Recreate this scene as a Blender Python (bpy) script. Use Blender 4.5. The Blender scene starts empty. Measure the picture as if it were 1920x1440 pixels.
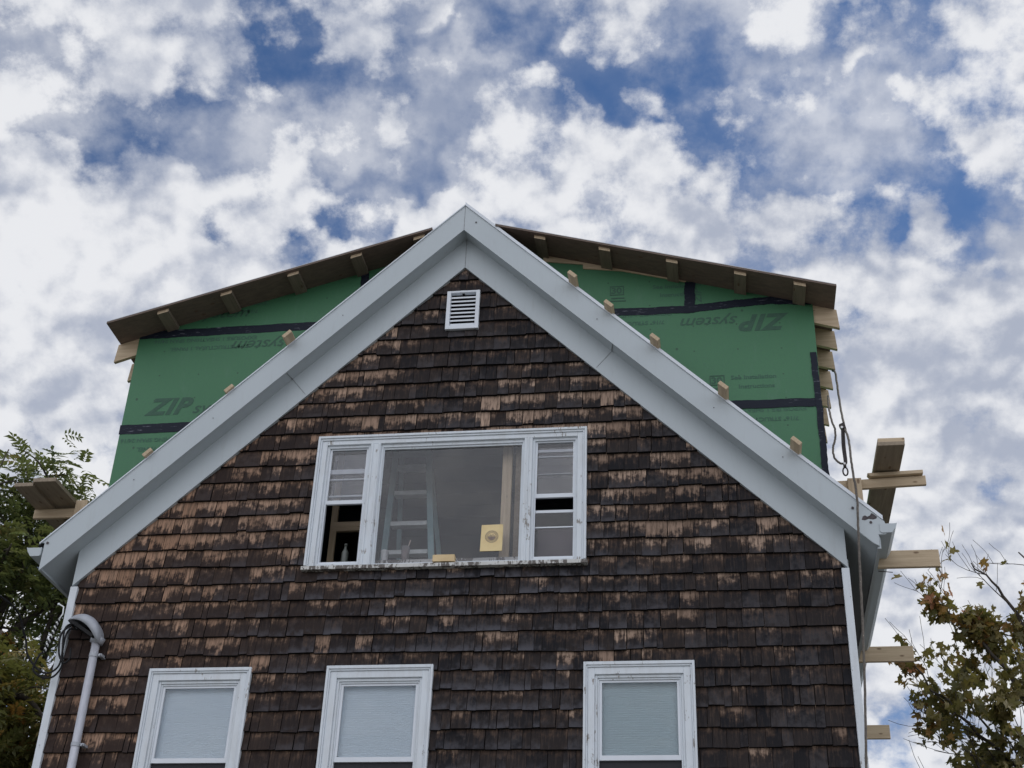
import bpy, bmesh, math, random
from mathutils import Vector, Matrix, Quaternion, noise as mnoise
R = math.radians
scene = bpy.context.scene
COL = scene.collection

# ------------------------------------------------------------------ camera
cd = bpy.data.cameras.new("camera"); cam = bpy.data.objects.new("camera", cd); COL.objects.link(cam)
cd.sensor_fit = 'HORIZONTAL'; cd.sensor_width = 36.0; cd.lens = 2614.14 / 1920 * 36
cd.clip_start = 0.1; cd.clip_end = 3000
fwd = Vector((-0.13576225, 0.84125135, 0.52332091)); rgt = Vector((0.9898177, 0.13797435, 0.03498574)); upv = Vector((0.04277307, -0.52274205, 0.85141718))
M3 = Matrix((rgt, upv, -fwd)).transposed()
cam.matrix_world = Matrix.Translation((2.41095, -11.60450, 1.23611)) @ M3.to_4x4()
scene.camera = cam
GZ = -0.4                                           # ground level: the eye is about 1.63 m above it

# ------------------------------------------------------------------ exposure
scene.view_settings.view_transform = 'Standard'; scene.view_settings.look = 'None'
scene.view_settings.exposure = 0.0; scene.view_settings.gamma = 1.0

# ------------------------------------------------------------------ node helpers
class NT:
    def __init__(s, nt): s.nt = nt; s.n = nt.nodes; s.l = nt.links
    def node(s, t, **kw):
        n = s.n.new(t)
        for k, v in kw.items(): setattr(n, k, v)
        return n
    def put(s, sock, v):
        if v is None: return
        if isinstance(v, bpy.types.NodeSocket): s.l.new(v, sock)
        else:
            try: sock.default_value = v
            except Exception: sock.default_value = (v[0], v[1], v[2], 1.0) if len(v) == 3 else v
    def math(s, op, a, b=None, c=None, clamp=False):
        n = s.node('ShaderNodeMath', operation=op, use_clamp=clamp)
        s.put(n.inputs[0], a); s.put(n.inputs[1], b)
        if c is not None: s.put(n.inputs[2], c)
        return n.outputs[0]
    def vec(s, op, a, b=None, scale=None):
        n = s.node('ShaderNodeVectorMath', operation=op)
        s.put(n.inputs[0], a)
        if b is not None: s.put(n.inputs[1], b)
        if scale is not None: s.put(n.inputs[3], scale)
        return n.outputs['Value'] if op in ('DISTANCE', 'LENGTH', 'DOT_PRODUCT') else n.outputs[0]
    def mix(s, f, a, b, blend='MIX'):
        n = s.node('ShaderNodeMix', data_type='RGBA', blend_type=blend, clamp_factor=True)
        s.put(n.inputs[0], f); s.put(n.inputs[6], a if isinstance(a, bpy.types.NodeSocket) else (*a, 1.0)); s.put(n.inputs[7], b if isinstance(b, bpy.types.NodeSocket) else (*b, 1.0))
        return n.outputs[2]
    def ramp(s, v, lo, hi, to0=0.0, to1=1.0, smooth=True):
        n = s.node('ShaderNodeMapRange', interpolation_type='SMOOTHSTEP' if smooth else 'LINEAR', clamp=True)
        s.put(n.inputs[0], v); s.put(n.inputs[1], lo); s.put(n.inputs[2], hi); s.put(n.inputs[3], to0); s.put(n.inputs[4], to1)
        return n.outputs[0]
    def noise(s, vec, scale, detail=4, rough=0.5, dist=0.0, lac=2.0, dim='3D'):
        n = s.node('ShaderNodeTexNoise', noise_dimensions=dim)
        s.put(n.inputs['Vector'], vec); n.inputs['Scale'].default_value = scale; n.inputs['Detail'].default_value = detail
        n.inputs['Roughness'].default_value = rough; n.inputs['Distortion'].default_value = dist; n.inputs['Lacunarity'].default_value = lac
        return n.outputs[0]
    def mapv(s, vec, scale=(1, 1, 1), loc=(0, 0, 0), rot=(0, 0, 0)):
        n = s.node('ShaderNodeMapping'); s.put(n.inputs[0], vec)
        n.inputs['Location'].default_value = loc; n.inputs['Rotation'].default_value = rot; n.inputs['Scale'].default_value = scale
        return n.outputs[0]

# ------------------------------------------------------------------ world: Nishita sky with a broken layer of cloud
SUN_EL, SUN_AZ = 46.0, 74.0                          # azimuth from +Y (behind the house) towards +X (right)
world = bpy.data.worlds.new("World"); scene.world = world; world.use_nodes = True
W = NT(world.node_tree); W.n.clear()
BG_STRENGTH = 0.1
sky = W.node('ShaderNodeTexSky', sky_type='NISHITA'); sky.sun_disc = False
sky.sun_elevation = R(SUN_EL); sky.sun_rotation = R(SUN_AZ); sky.air_density = 1.0; sky.dust_density = 0.6; sky.ozone_density = 2.0
tc = W.node('ShaderNodeTexCoord'); d = tc.outputs['Generated']
sep = W.node('ShaderNodeSeparateXYZ'); W.l.new(d, sep.inputs[0])
den = W.math('ADD', W.math('MAXIMUM', sep.outputs[2], 0.0), 0.7)
comb = W.node('ShaderNodeCombineXYZ')
W.put(comb.inputs[0], W.math('DIVIDE', sep.outputs[0], den)); W.put(comb.inputs[1], W.math('DIVIDE', sep.outputs[1], den)); comb.inputs[2].default_value = 0.0
uv = comb.outputs[0]
# the cloud layer (coordinates on the cloud plane): negative = gap of blue sky, positive = thick bank
#SKYBLOBS
BLOBS = [(-0.1979, 0.4689, 0.0199, -0.6, 0), (-0.1817, 0.4855, 0.0149, -0.55, 0), (-0.1754, 0.5063, 0.0166, -0.4, 0), (-0.3072, 0.4959, 0.0165, -0.4, 0), (-0.2467, 0.5151, 0.0112, -0.4, 0), (-0.2978, 0.5265, 0.0142, -0.25, 0), (-0.1356, 0.5299, 0.0085, -0.4, 0), (-0.1412, 0.5469, 0.0145, -0.6, 0), (-0.1184, 0.5456, 0.0129, -0.55, 0), (-0.1522, 0.5605, 0.0118, -0.5, 0), (-0.1908, 0.5527, 0.0132, -0.55, 0), (-0.1992, 0.5715, 0.0119, -0.6, 0), (-0.187, 0.5831, 0.0106, -0.4, 0), (-0.245, 0.5676, 0.0149, -0.45, 0), (-0.0813, 0.4835, 0.0173, -0.6, 0), (-0.1018, 0.4878, 0.008, -0.4, 0), (-0.0584, 0.5039, 0.0122, -0.4, 0), (-0.0414, 0.5238, 0.0166, -0.65, 0), (-0.0374, 0.5414, 0.0099, -0.4, 0), (-0.0156, 0.5418, 0.0154, -0.55, 0), (-0.0008, 0.5133, 0.0135, -0.5, 0), (0.0113, 0.5033, 0.0159, -0.55, 0), (0.0448, 0.526, 0.0149, -0.5, 0), (0.0738, 0.5426, 0.0136, -0.45, 0), (0.0952, 0.528, 0.012, -0.45, 0), (0.131, 0.565, 0.0178, -0.65, 0), (0.0843, 0.5791, 0.0127, -0.5, 0), (0.1141, 0.5869, 0.0141, -0.4, 0), (0, 0.559, 0.0114, -0.3, 0), (-0.2949, 0.4602, 0.0315, 0.3, 0), (-0.3494, 0.545, 0.0493, 0.6, 0), (-0.3479, 0.6185, 0.0815, 0.6, 0), (-0.2737, 0.5923, 0.0429, 0.5, 0), (-0.1194, 0.5712, 0.0237, 0.4, 0), (-0.0677, 0.5155, 0.0193, 0.4, 0), (-0.1442, 0.4859, 0.0242, 0.3, 0), (-0.0567, 0.5723, 0.0293, 0.3, 0), (0.117, 0.5135, 0.0337, 0.1, 0), (0.0071, 0.5926, 0.0324, 0.3, 0), (0.1419, 0.6742, 0.0977, 0.4, 0), (0.1527, 0.8339, 0.1046, 0.5, 0), (-0.3179, 0.4438, 0.0257, 0, -0.3), (-0.2925, 0.5278, 0.0171, 0, -0.25), (-0.3785, 0.6277, 0.0284, 0, -0.3), (-0.3416, 0.547, 0.032, 0, 0.3), (-0.285, 0.5898, 0.0458, 0, 0.3), (-0.1194, 0.5712, 0.0207, 0, 0.3), (0.1568, 0.6835, 0.0276, 0, -0.4), (0.1222, 0.7326, 0.0292, 0, -0.2), (0.1656, 0.7953, 0.0303, 0, -0.2), (0.1682, 0.7167, 0.0157, 0, 0.3), (0.1028, 0.78, 0.0204, 0, 0.25), (-0.2746, 0.5535, 0.0176, 0, -0.2), (-0.2884, 0.4644, 0.0159, 0, 0.25)]
#ENDBLOBS
warp = W.node('ShaderNodeTexNoise', noise_dimensions='2D'); W.l.new(uv, warp.inputs['Vector']); warp.inputs['Scale'].default_value = 20.0; warp.inputs['Detail'].default_value = 6
wv = W.vec('MULTIPLY', W.vec('SUBTRACT', warp.outputs['Color'], (0.5, 0.5, 0.5)), (0.10, 0.10, 0.0))
uvw = W.vec('ADD', uv, wv)
bias = None; shade = None
for (bx, by, br, ba, bs) in BLOBS:
    q = W.math('DIVIDE', W.vec('DISTANCE', uvw, (bx, by, 0.0)), br)
    g = W.math('EXPONENT', W.math('MULTIPLY', W.math('MULTIPLY', q, q), -1.0))
    if ba:
        t = W.math('MULTIPLY', g, ba); bias = t if bias is None else W.math('ADD', bias, t)
    if bs:
        t = W.math('MULTIPLY', g, bs); shade = t if shade is None else W.math('ADD', shade, t)
if bias is None: bias = W.math('ADD', 0.0, 0.0)
if shade is None: shade = W.math('ADD', 0.0, 0.0)
big = W.noise(W.mapv(uv, (3.2, 13.0, 1.0), rot=(0, 0, R(-42))), 1.6, 6, 0.55, 0.0, dim='2D')   # ripples in long bands
pw = W.vec('ADD', uv, W.vec('MULTIPLY', W.vec('SUBTRACT', warp.outputs['Color'], (0.5, 0.5, 0.5)), (0.032, 0.032, 0.0)))
def puffs(off):
    v = W.node('ShaderNodeTexVoronoi', feature='SMOOTH_F1', voronoi_dimensions='2D'); v.inputs['Scale'].default_value = 27.0; v.inputs['Detail'].default_value = 1.5; v.inputs['Roughness'].default_value = 0.6; v.inputs['Smoothness'].default_value = 0.6
    W.l.new(W.vec('ADD', pw, off), v.inputs['Vector']); return v.outputs['Distance']
puff = puffs((0, 0, 0)); puff2 = puffs((0.002, 0.009, 0))
fine = W.noise(W.vec('ADD', uv, (3.1, 7.7, 0.0)), 17.0, 13, 0.66, 0.0, dim='2D')
fine2 = W.noise(W.vec('ADD', uv, (3.1 + 0.003, 7.7 + 0.010, 0.0)), 14.0, 6, 0.5, 0.0, dim='2D')
dens = W.math('ADD', W.math('ADD', W.math('MULTIPLY', W.math('SUBTRACT', big, 0.5), 1.0), W.math('MULTIPLY', W.math('SUBTRACT', fine, 0.5), 2.1)), W.math('ADD', W.math('MULTIPLY', bias, 1.05), W.ramp(sep.outputs[2], 0.70, 0.45, 0.45, 0.64)))
dens = W.math('ADD', dens, W.math('MULTIPLY', W.math('SUBTRACT', 0.46, puff), 0.85))
veil = W.ramp(W.noise(W.vec('ADD', uv, (5.0, 2.0, 0.0)), 12.0, 9, 0.62, 0.0, dim='2D'), 0.36, 0.64, 0.10, 0.70)
veil = W.math('MULTIPLY', veil, W.ramp(bias, -0.85, -0.15, 0.25, 1.0))
cover = W.math('MAXIMUM', W.ramp(dens, -0.34, 0.56), veil)
# light and dark of the cloud itself: thick bellies grey-lilac, sunward edges white
lit = W.math('ADD', W.math('ADD', W.math('MULTIPLY', W.math('SUBTRACT', fine, fine2), 3.6), W.math('MULTIPLY', W.math('SUBTRACT', puff2, puff), 1.6)), W.math('ADD', shade, 0.42))
lit = W.math('ADD', lit, W.math('MULTIPLY', W.math('SUBTRACT', W.noise(W.vec('ADD', uv, (9.3, 1.2, 0.0)), 8.0, 5, 0.5, 0.0, dim='2D'), 0.5), 1.2))
cl = W.mix(W.ramp(lit, -0.70, 1.30), (4.2, 4.6, 5.6), (8.3, 8.4, 8.7))
skyc = W.mix(1.0, sky.outputs[0], (0.42, 0.68, 0.95), 'MULTIPLY')
fm = W.ramp(W.math('MULTIPLY', sep.outputs[1], -1.0), 0.0, 0.5)
cover = W.math('MAXIMUM', cover, W.math('MULTIPLY', fm, 0.92)); cl = W.mix(W.math('MULTIPLY', fm, 0.8), cl, (6.6, 6.75, 7.2))
# unseen cloud behind the viewer, brightened to throw more light on the facade
front = W.math('ADD', 1.0, W.math('MULTIPLY', W.ramp(W.math('MULTIPLY', sep.outputs[1], -1.0), -0.2, 0.8), 0.75))
cl = W.vec('SCALE', cl, scale=front)
final = W.mix(W.math('MULTIPLY', cover, 0.98), skyc, cl)
bg = W.node('ShaderNodeBackground'); W.l.new(final, bg.inputs[0]); bg.inputs[1].default_value = BG_STRENGTH
wo = W.node('ShaderNodeOutputWorld'); W.l.new(bg.outputs[0], wo.inputs[0])

# ------------------------------------------------------------------ sun behind thin cloud
sd = bpy.data.lights.new("sun", 'SUN'); sun = bpy.data.objects.new("sun", sd); COL.objects.link(sun)
sd.energy = 1.5; sd.angle = R(12); sd.color = (1.0, 0.95, 0.88)
sdir = Vector((math.sin(R(SUN_AZ)) * math.cos(R(SUN_EL)), math.cos(R(SUN_AZ)) * math.cos(R(SUN_EL)), math.sin(R(SUN_EL))))
sun.rotation_euler = sdir.to_track_quat('Z', 'Y').to_euler(); sun.location = sdir * 60

# ------------------------------------------------------------------ materials
def newmat(name):
    m = bpy.data.materials.new(name); m.use_nodes = True
    t = NT(m.node_tree); t.n.clear()
    out = t.node('ShaderNodeOutputMaterial'); b = t.node('ShaderNodeBsdfPrincipled'); t.l.new(b.outputs[0], out.inputs[0])
    t.b = b; t.out = out
    tcn = t.node('ShaderNodeTexCoord'); t.obj = tcn.outputs['Object']; t.uv = tcn.outputs['UV']
    return m, t
def bump(t, h, strength=0.3, dist=0.005):
    n = t.node('ShaderNodeBump'); n.inputs['Strength'].default_value = strength; n.inputs['Distance'].default_value = dist
    t.put(n.inputs['Height'], h); t.l.new(n.outputs[0], t.b.inputs['Normal'])

def mat_plain(name, c1, c2, scale=6.0, rough=0.6, metal=0.0, stretch=(1, 1, 1), bstr=0.0, spec=0.5):
    m, t = newmat(name)
    nz = t.noise(t.mapv(t.obj, stretch), scale, 6, 0.6)
    t.put(t.b.inputs['Base Color'], t.mix(t.ramp(nz, 0.3, 0.7), c1, c2)); t.b.inputs['Roughness'].default_value = rough; t.b.inputs['Metallic'].default_value = metal
    t.b.inputs['Specular IOR Level'].default_value = spec
    if bstr: bump(t, nz, bstr)
    return m

def mat_paint(name, white, flake_amt, wood=(0.20, 0.18, 0.16), dirt=0.25):
    m, t = newmat(name)
    n1 = t.noise(t.obj, 9.0, 8, 0.65); n2 = t.noise(t.mapv(t.obj, (18, 18, 3.0)), 2.2, 7, 0.7)
    n3 = t.noise(t.mapv(t.obj, (1.0, 1.0, 1.0)), 1.7, 3, 0.5)
    fl = t.math('ADD', t.math('MULTIPLY', n1, 0.45), t.math('MULTIPLY', n2, 0.55))
    fl = t.math('ADD', fl, t.math('MULTIPLY', t.math('SUBTRACT', n3, 0.5), 0.25))
    f = t.ramp(fl, 0.66 - flake_amt, 0.68 - flake_amt)
    g = t.ramp(t.noise(t.mapv(t.obj, (5, 5, 1.2)), 3.0, 6, 0.65), 0.35, 0.75, 0.0, dirt)
    base = t.mix(g, white, (0.42, 0.40, 0.37))
    t.put(t.b.inputs['Base Color'], t.mix(f, base, wood)); t.b.inputs['Roughness'].default_value = 0.55
    bump(t, t.math('MULTIPLY', f, -1.0), 0.5, 0.002)
    return m

def mat_lumber(name, light=(0.60, 0.475, 0.325), dark=(0.46, 0.35, 0.23), axis=0):
    m, t = newmat(name)
    st = [9, 9, 9]; st[axis] = 0.7
    g1 = t.noise(t.mapv(t.obj, tuple(st)), 3.0, 6, 0.6, 0.6)
    st2 = [60, 60, 60]; st2[axis] = 1.2
    g2 = t.noise(t.mapv(t.obj, tuple(st2)), 1.5, 4, 0.6)
    f = t.math('ADD', t.math('MULTIPLY', g1, 0.7), t.math('MULTIPLY', g2, 0.3))
    c = t.mix(t.ramp(f, 0.35, 0.65), dark, light)
    v = t.node('ShaderNodeTexVoronoi'); vs = [5.0, 5.0, 5.0]; vs[axis] = 2.2
    t.l.new(t.mapv(t.obj, tuple(vs)), v.inputs['Vector']); v.inputs['Scale'].default_value = 1.6
    k = t.ramp(v.outputs['Distance'], 0.07, 0.13, 1.0, 0.0)
    c = t.mix(t.math('MULTIPLY', k, 0.75), c, (0.13, 0.07, 0.035))
    t.put(t.b.inputs['Base Color'], c); t.b.inputs['Roughness'].default_value = 0.75; bump(t, g2, 0.2, 0.002)
    return m

M = {}
M['trim'] = mat_paint('white_trim_paint', (0.70, 0.75, 0.80), 0.055, wood=(0.32, 0.30, 0.28))
M['trim_worn'] = mat_paint('peeling_trim_paint', (0.70, 0.75, 0.80), 0.070, wood=(0.30, 0.28, 0.26))
M['sill'] = mat_paint('peeling_sill_paint', (0.62, 0.62, 0.60), 0.16, wood=(0.12, 0.105, 0.095))
M['vinyl'] = mat_plain('white_vinyl', (0.74, 0.78, 0.84), (0.68, 0.72, 0.77), 3.0, 0.4)
M['lumber_x'] = mat_lumber('pine_along_x', axis=0); M['lumber_y'] = mat_lumber('pine_along_y', axis=1); M['lumber_z'] = mat_lumber('pine_along_z', axis=2)
M['lumber_grey'] = mat_lumber('weathered_plank', (0.34, 0.275, 0.20), (0.24, 0.19, 0.14), axis=1)
M['stud_wood'] = mat_lumber('pale_stud', (0.78, 0.64, 0.45), (0.62, 0.48, 0.32), axis=2)
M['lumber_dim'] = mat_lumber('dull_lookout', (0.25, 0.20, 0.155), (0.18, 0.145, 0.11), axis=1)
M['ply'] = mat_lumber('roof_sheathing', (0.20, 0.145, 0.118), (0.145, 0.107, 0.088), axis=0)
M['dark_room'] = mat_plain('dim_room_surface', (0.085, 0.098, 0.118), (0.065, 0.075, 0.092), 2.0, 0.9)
M['screen'] = mat_plain('insect_screen', (0.030, 0.031, 0.037), (0.022, 0.023, 0.028), 90.0, 0.8)
M['rope'] = mat_plain('grey_rope', (0.17, 0.15, 0.13), (0.09, 0.08, 0.07), 40.0, 0.9)
M['strap'] = mat_plain('dark_webbing', (0.06, 0.05, 0.05), (0.035, 0.03, 0.03), 60.0, 0.8)
M['steel'] = mat_plain('steel', (0.55, 0.55, 0.55), (0.42, 0.42, 0.43), 20.0, 0.35, 0.9)
M['cable'] = mat_plain('black_cable', (0.012, 0.012, 0.013), (0.02, 0.02, 0.022), 20.0, 0.6, spec=0.2)
M['galv'] = mat_plain('galvanised_metal', (0.60, 0.61, 0.66), (0.50, 0.51, 0.56), 6.0, 0.5, 0.25, (6, 6, 1.5))
M['hood'] = mat_plain('grey_cast_hood', (0.44, 0.46, 0.50), (0.34, 0.36, 0.40), 8.0, 0.5, 0.2)
M['ladder'] = mat_plain('teal_fibreglass', (0.30, 0.46, 0.48), (0.22, 0.36, 0.38), 6.0, 0.6)
M['step'] = mat_plain('pale_ladder_step', (0.80, 0.84, 0.83), (0.64, 0.68, 0.67), 14.0, 0.6)
M['foam'] = mat_plain('white_cup', (0.80, 0.82, 0.82), (0.74, 0.76, 0.76), 10.0, 0.6)
M['card'] = mat_plain('tan_cardboard', (0.74, 0.57, 0.33), (0.64, 0.48, 0.27), 9.0, 0.8)
M['paper'] = mat_plain('yellow_paper', (0.82, 0.66, 0.36), (0.74, 0.57, 0.30), 7.0, 0.8)
M['print'] = mat_plain('dark_print', (0.30, 0.24, 0.20), (0.22, 0.17, 0.15), 30.0, 0.8)
M['bottle'] = mat_plain('dark_bottle_glass', (0.10, 0.11, 0.10), (0.07, 0.08, 0.07), 5.0, 0.15)
M['drink'] = mat_plain('pinkish_drink', (0.52, 0.36, 0.32), (0.42, 0.28, 0.25), 12.0, 0.4)
M['straw'] = mat_plain('white_straw', (0.75, 0.62, 0.56), (0.70, 0.58, 0.52), 5.0, 0.5)
M['backing'] = mat_plain('dark_sheathing', (0.03, 0.024, 0.02), (0.02, 0.016, 0.014), 5.0, 0.95)
M['shadow_gap'] = mat_plain('dark_vent_interior', (0.02, 0.02, 0.024), (0.015, 0.015, 0.018), 5.0, 0.95)
M['roof'] = mat_plain('asphalt_shingle', (0.07, 0.068, 0.066), (0.035, 0.034, 0.033), 30.0, 0.95)
M['bark'] = mat_plain('grey_bark', (0.075, 0.062, 0.052), (0.035, 0.028, 0.024), 14.0, 0.95, 0, (6, 6, 1.0), 0.6)
M['rust'] = mat_plain('peeled_rust_patch', (0.10, 0.085, 0.09), (0.06, 0.05, 0.055), 30.0, 0.9)
M['crack'] = mat_plain('seam_crack', (0.28, 0.29, 0.30), (0.16, 0.16, 0.17), 30.0, 0.9)
M['ink'] = mat_plain('dark_green_ink', (0.036, 0.098, 0.064), (0.046, 0.118, 0.078), 25.0, 0.7)
M['ink_faint'] = mat_plain('faint_green_ink', (0.040, 0.112, 0.076), (0.055, 0.140, 0.093), 60.0, 0.7)
M['foundation'] = mat_plain('concrete', (0.32, 0.31, 0.29), (0.24, 0.23, 0.22), 4.0, 0.9)

# smooth aluminium cladding, slightly wavy
m, t = newmat('white_aluminium_cladding'); M['clad'] = m
cn = t.noise(t.mapv(t.obj, (1, 1, 1)), 1.4, 3, 0.5); cs = t.ramp(t.noise(t.mapv(t.obj, (7, 7, 1.0)), 2.5, 7, 0.7), 0.5, 0.85, 0.0, 0.35)
t.put(t.b.inputs['Base Color'], t.mix(cs, t.mix(cn, (0.445, 0.495, 0.525), (0.50, 0.55, 0.58)), (0.32, 0.335, 0.33))); t.b.inputs['Roughness'].default_value = 0.42
bump(t, cn, 0.25, 0.03)

# green coated sheathing with nail marks and dirt
m, t = newmat('green_sheathing'); M['green'] = m
n1 = t.noise(t.obj, 1.6, 4, 0.55); n2 = t.noise(t.obj, 45.0, 4, 0.7); n3 = t.ramp(t.noise(t.mapv(t.obj, (1.0, 1.0, 0.25)), 7.0, 6, 0.7), 0.55, 0.8, 0.0, 0.5)
c = t.mix(n1, (0.042, 0.162, 0.074), (0.058, 0.196, 0.094)); c = t.mix(t.ramp(n2, 0.45, 0.75, 0, 0.45), c, (0.045, 0.140, 0.085)); c = t.mix(n3, c, (0.095, 0.205, 0.140))
v = t.node('ShaderNodeTexVoronoi'); t.l.new(t.mapv(t.obj, (3.3, 3.3, 2.6)), v.inputs['Vector']); v.inputs['Scale'].default_value = 1.0
c = t.mix(t.ramp(v.outputs['Distance'], 0.030, 0.055, 0.75, 0.0), c, (0.02, 0.055, 0.035))
gx = t.node('ShaderNodeSeparateXYZ'); t.l.new(t.obj, gx.inputs[0])
fx = t.math('SUBTRACT', t.math('FRACT', t.math('MULTIPLY', t.math('ADD', gx.outputs[0], t.math('MULTIPLY', n1, 0.03)), 2.34)), 0.5); fz = t.math('SUBTRACT', t.math('FRACT', t.math('MULTIPLY', t.math('ADD', gx.outputs[2], t.math('MULTIPLY', n1, 0.10)), 3.4)), 0.5)
rr = t.math('ADD', t.math('POWER', t.math('DIVIDE', fx, 2.34), 2.0), t.math('POWER', t.math('DIVIDE', fz, 3.4), 2.0))
c = t.mix(t.ramp(rr, 0.00004, 0.00012, 0.7, 0.0), c, (0.02, 0.055, 0.035))   # rows of nail heads
t.put(t.b.inputs['Base Color'], c); t.b.inputs['Roughness'].default_value = 0.55; bump(t, n2, 0.15, 0.002)

# black seam tape with pale smeared printing
m, t = newmat('black_seam_tape'); M['tape'] = m
tn = t.noise(t.mapv(t.obj, (5.0, 5.0, 28.0)), 1.6, 6, 0.7); tg = t.noise(t.mapv(t.obj, (2.2, 1.0, 2.2)), 1.6, 1, 0.4)
f = t.math('MULTIPLY', t.ramp(tn, 0.56, 0.68), t.ramp(tg, 0.46, 0.56))
t.put(t.b.inputs['Base Color'], t.mix(t.math('MULTIPLY', f, 0.55), (0.014, 0.018, 0.030), (0.26, 0.27, 0.32))); t.b.inputs['Roughness'].default_value = 0.5
t.b.inputs['Specular IOR Level'].default_value = 0.15; bump(t, t.noise(t.mapv(t.obj, (3, 3, 20)), 2.0, 4, 0.6), 0.5, 0.006)

# weathered cedar shingles: dark mildew from the butt upwards, bare tan wood where sheltered
m, t = newmat('weathered_cedar'); M['shingle'] = m
va = t.node('ShaderNodeVertexColor', layer_name='tint'); sp = t.node('ShaderNodeSeparateColor'); t.l.new(va.outputs[0], sp.inputs[0])
r1, r2, tan_amt = sp.outputs[0], sp.outputs[1], sp.outputs[2]
suv = t.node('ShaderNodeSeparateXYZ'); t.l.new(t.uv, suv.inputs[0]); u_, v_ = suv.outputs[0], suv.outputs[1]
cb = t.node('ShaderNodeCombineXYZ'); t.put(cb.inputs[0], t.math('MULTIPLY', u_, 52.0)); t.put(cb.inputs[1], t.math('MULTIPLY', v_, 0.9)); t.put(cb.inputs[2], t.math('MULTIPLY', r1, 40.0))
streak = t.noise(cb.outputs[0], 1.0, 6, 0.72)
cb2 = t.node('ShaderNodeCombineXYZ'); t.put(cb2.inputs[0], t.math('MULTIPLY', u_, 14.0)); t.put(cb2.inputs[1], t.math('MULTIPLY', v_, 2.2)); t.put(cb2.inputs[2], t.math('MULTIPLY', r2, 40.0))
blot = t.noise(cb2.outputs[0], 1.0, 4, 0.6)
edge = t.math('ADD', t.math('ADD', v_, t.math('MULTIPLY', t.math('SUBTRACT', streak, 0.5), 1.5)), t.math('MULTIPLY', t.math('SUBTRACT', blot, 0.5), 2.0))
bare = t.ramp(t.math('SUBTRACT', edge, t.math('SUBTRACT', 1.38, t.math('MULTIPLY', tan_amt, 1.25))), -0.14, 0.46)
region = t.noise(t.obj, 0.8, 3, 0.5)
darkc = t.mix(r2, (0.007, 0.007, 0.010), (0.024, 0.018, 0.017))
darkc = t.mix(t.ramp(t.math('ADD', blot, t.math('MULTIPLY', t.math('SUBTRACT', r1, 0.5), 0.5)), 0.50, 0.85, 0.0, 0.75), darkc, (0.052, 0.048, 0.052))
darkc = t.mix(t.ramp(streak, 0.48, 0.72, 0.0, 0.5), darkc, (0.078, 0.056, 0.045)); darkc = t.mix(t.ramp(streak, 0.28, 0.46, 0.7, 0.0), darkc, (0.010, 0.009, 0.011))
gp = t.node('ShaderNodeSeparateXYZ'); t.l.new(t.obj, gp.inputs[0])
warm = t.ramp(gp.outputs[0], 0.5, -3.4)
tanc = t.mix(r1, (0.225, 0.152, 0.112), (0.46, 0.33, 0.25)); tanc = t.mix(t.math('MULTIPLY', warm, 0.5), tanc, (0.41, 0.215, 0.122))
tanc = t.mix(t.ramp(streak, 0.36, 0.60, 0.80, 0.0), tanc, (0.10, 0.068, 0.048))
darkc = t.mix(t.math('MULTIPLY', warm, 0.5), darkc, (0.048, 0.025, 0.016)); midc = t.mix(t.ramp(t.math('ADD', edge, t.math('MULTIPLY', tan_amt, 0.6)), 0.55, 1.45, 0.0, 0.85), darkc, (0.090, 0.056, 0.039))
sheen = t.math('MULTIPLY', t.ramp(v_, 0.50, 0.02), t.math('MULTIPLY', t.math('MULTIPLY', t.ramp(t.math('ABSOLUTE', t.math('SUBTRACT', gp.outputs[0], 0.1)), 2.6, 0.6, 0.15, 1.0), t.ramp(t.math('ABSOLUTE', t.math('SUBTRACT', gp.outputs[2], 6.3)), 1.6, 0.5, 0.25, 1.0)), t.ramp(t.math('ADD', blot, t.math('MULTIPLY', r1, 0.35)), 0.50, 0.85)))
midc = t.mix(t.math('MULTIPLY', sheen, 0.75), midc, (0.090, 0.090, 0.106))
full = t.mix(t.ramp(v_, -0.6, -0.4), (0.005, 0.005, 0.006), t.mix(bare, midc, tanc))   # soaked end grain, blackened to paint in the shadow lines at butts and gaps
t.put(t.b.inputs['Base Color'], full); t.b.inputs['Roughness'].default_value = 0.85; t.b.inputs['Specular IOR Level'].default_value = 0.3
bump(t, streak, 0.55, 0.004)

# thin window glass: see-through with the sky mirrored in it
m, t = newmat('window_glass'); M['glass'] = m
t.n.remove(t.b); tr = t.node('ShaderNodeBsdfTransparent'); tr.inputs[0].default_value = (0.97, 0.97, 0.98, 1); gl = t.node('ShaderNodeBsdfGlossy'); gl.inputs['Roughness'].default_value = 0.015
fr = t.node('ShaderNodeFresnel'); fr.inputs['IOR'].default_value = 1.52; mx = t.node('ShaderNodeMixShader')
bn = t.node('ShaderNodeBump'); bn.inputs['Strength'].default_value = 0.04; bn.inputs['Distance'].default_value = 0.02; t.put(bn.inputs['Height'], t.noise(t.obj, 2.0, 2, 0.5)); t.l.new(bn.outputs[0], gl.inputs['Normal'])
t.l.new(fr.outputs[0], mx.inputs[0]); t.l.new(tr.outputs[0], mx.inputs[1]); t.l.new(gl.outputs[0], mx.inputs[2]); t.l.new(mx.outputs[0], t.out.inputs[0])
m, t = newmat('clear_plastic'); M['clear'] = m
t.n.remove(t.b); tr = t.node('ShaderNodeBsdfTransparent'); tr.inputs[0].default_value = (0.9, 0.9, 0.9, 1); gl = t.node('ShaderNodeBsdfPrincipled'); gl.inputs['Base Color'].default_value = (0.55, 0.56, 0.58, 1); gl.inputs['Roughness'].default_value = 0.2
mx = t.node('ShaderNodeMixShader'); mx.inputs[0].default_value = 0.4; t.l.new(tr.outputs[0], mx.inputs[1]); t.l.new(gl.outputs[0], mx.inputs[2]); t.l.new(mx.outputs[0], t.out.inputs[0])

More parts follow.
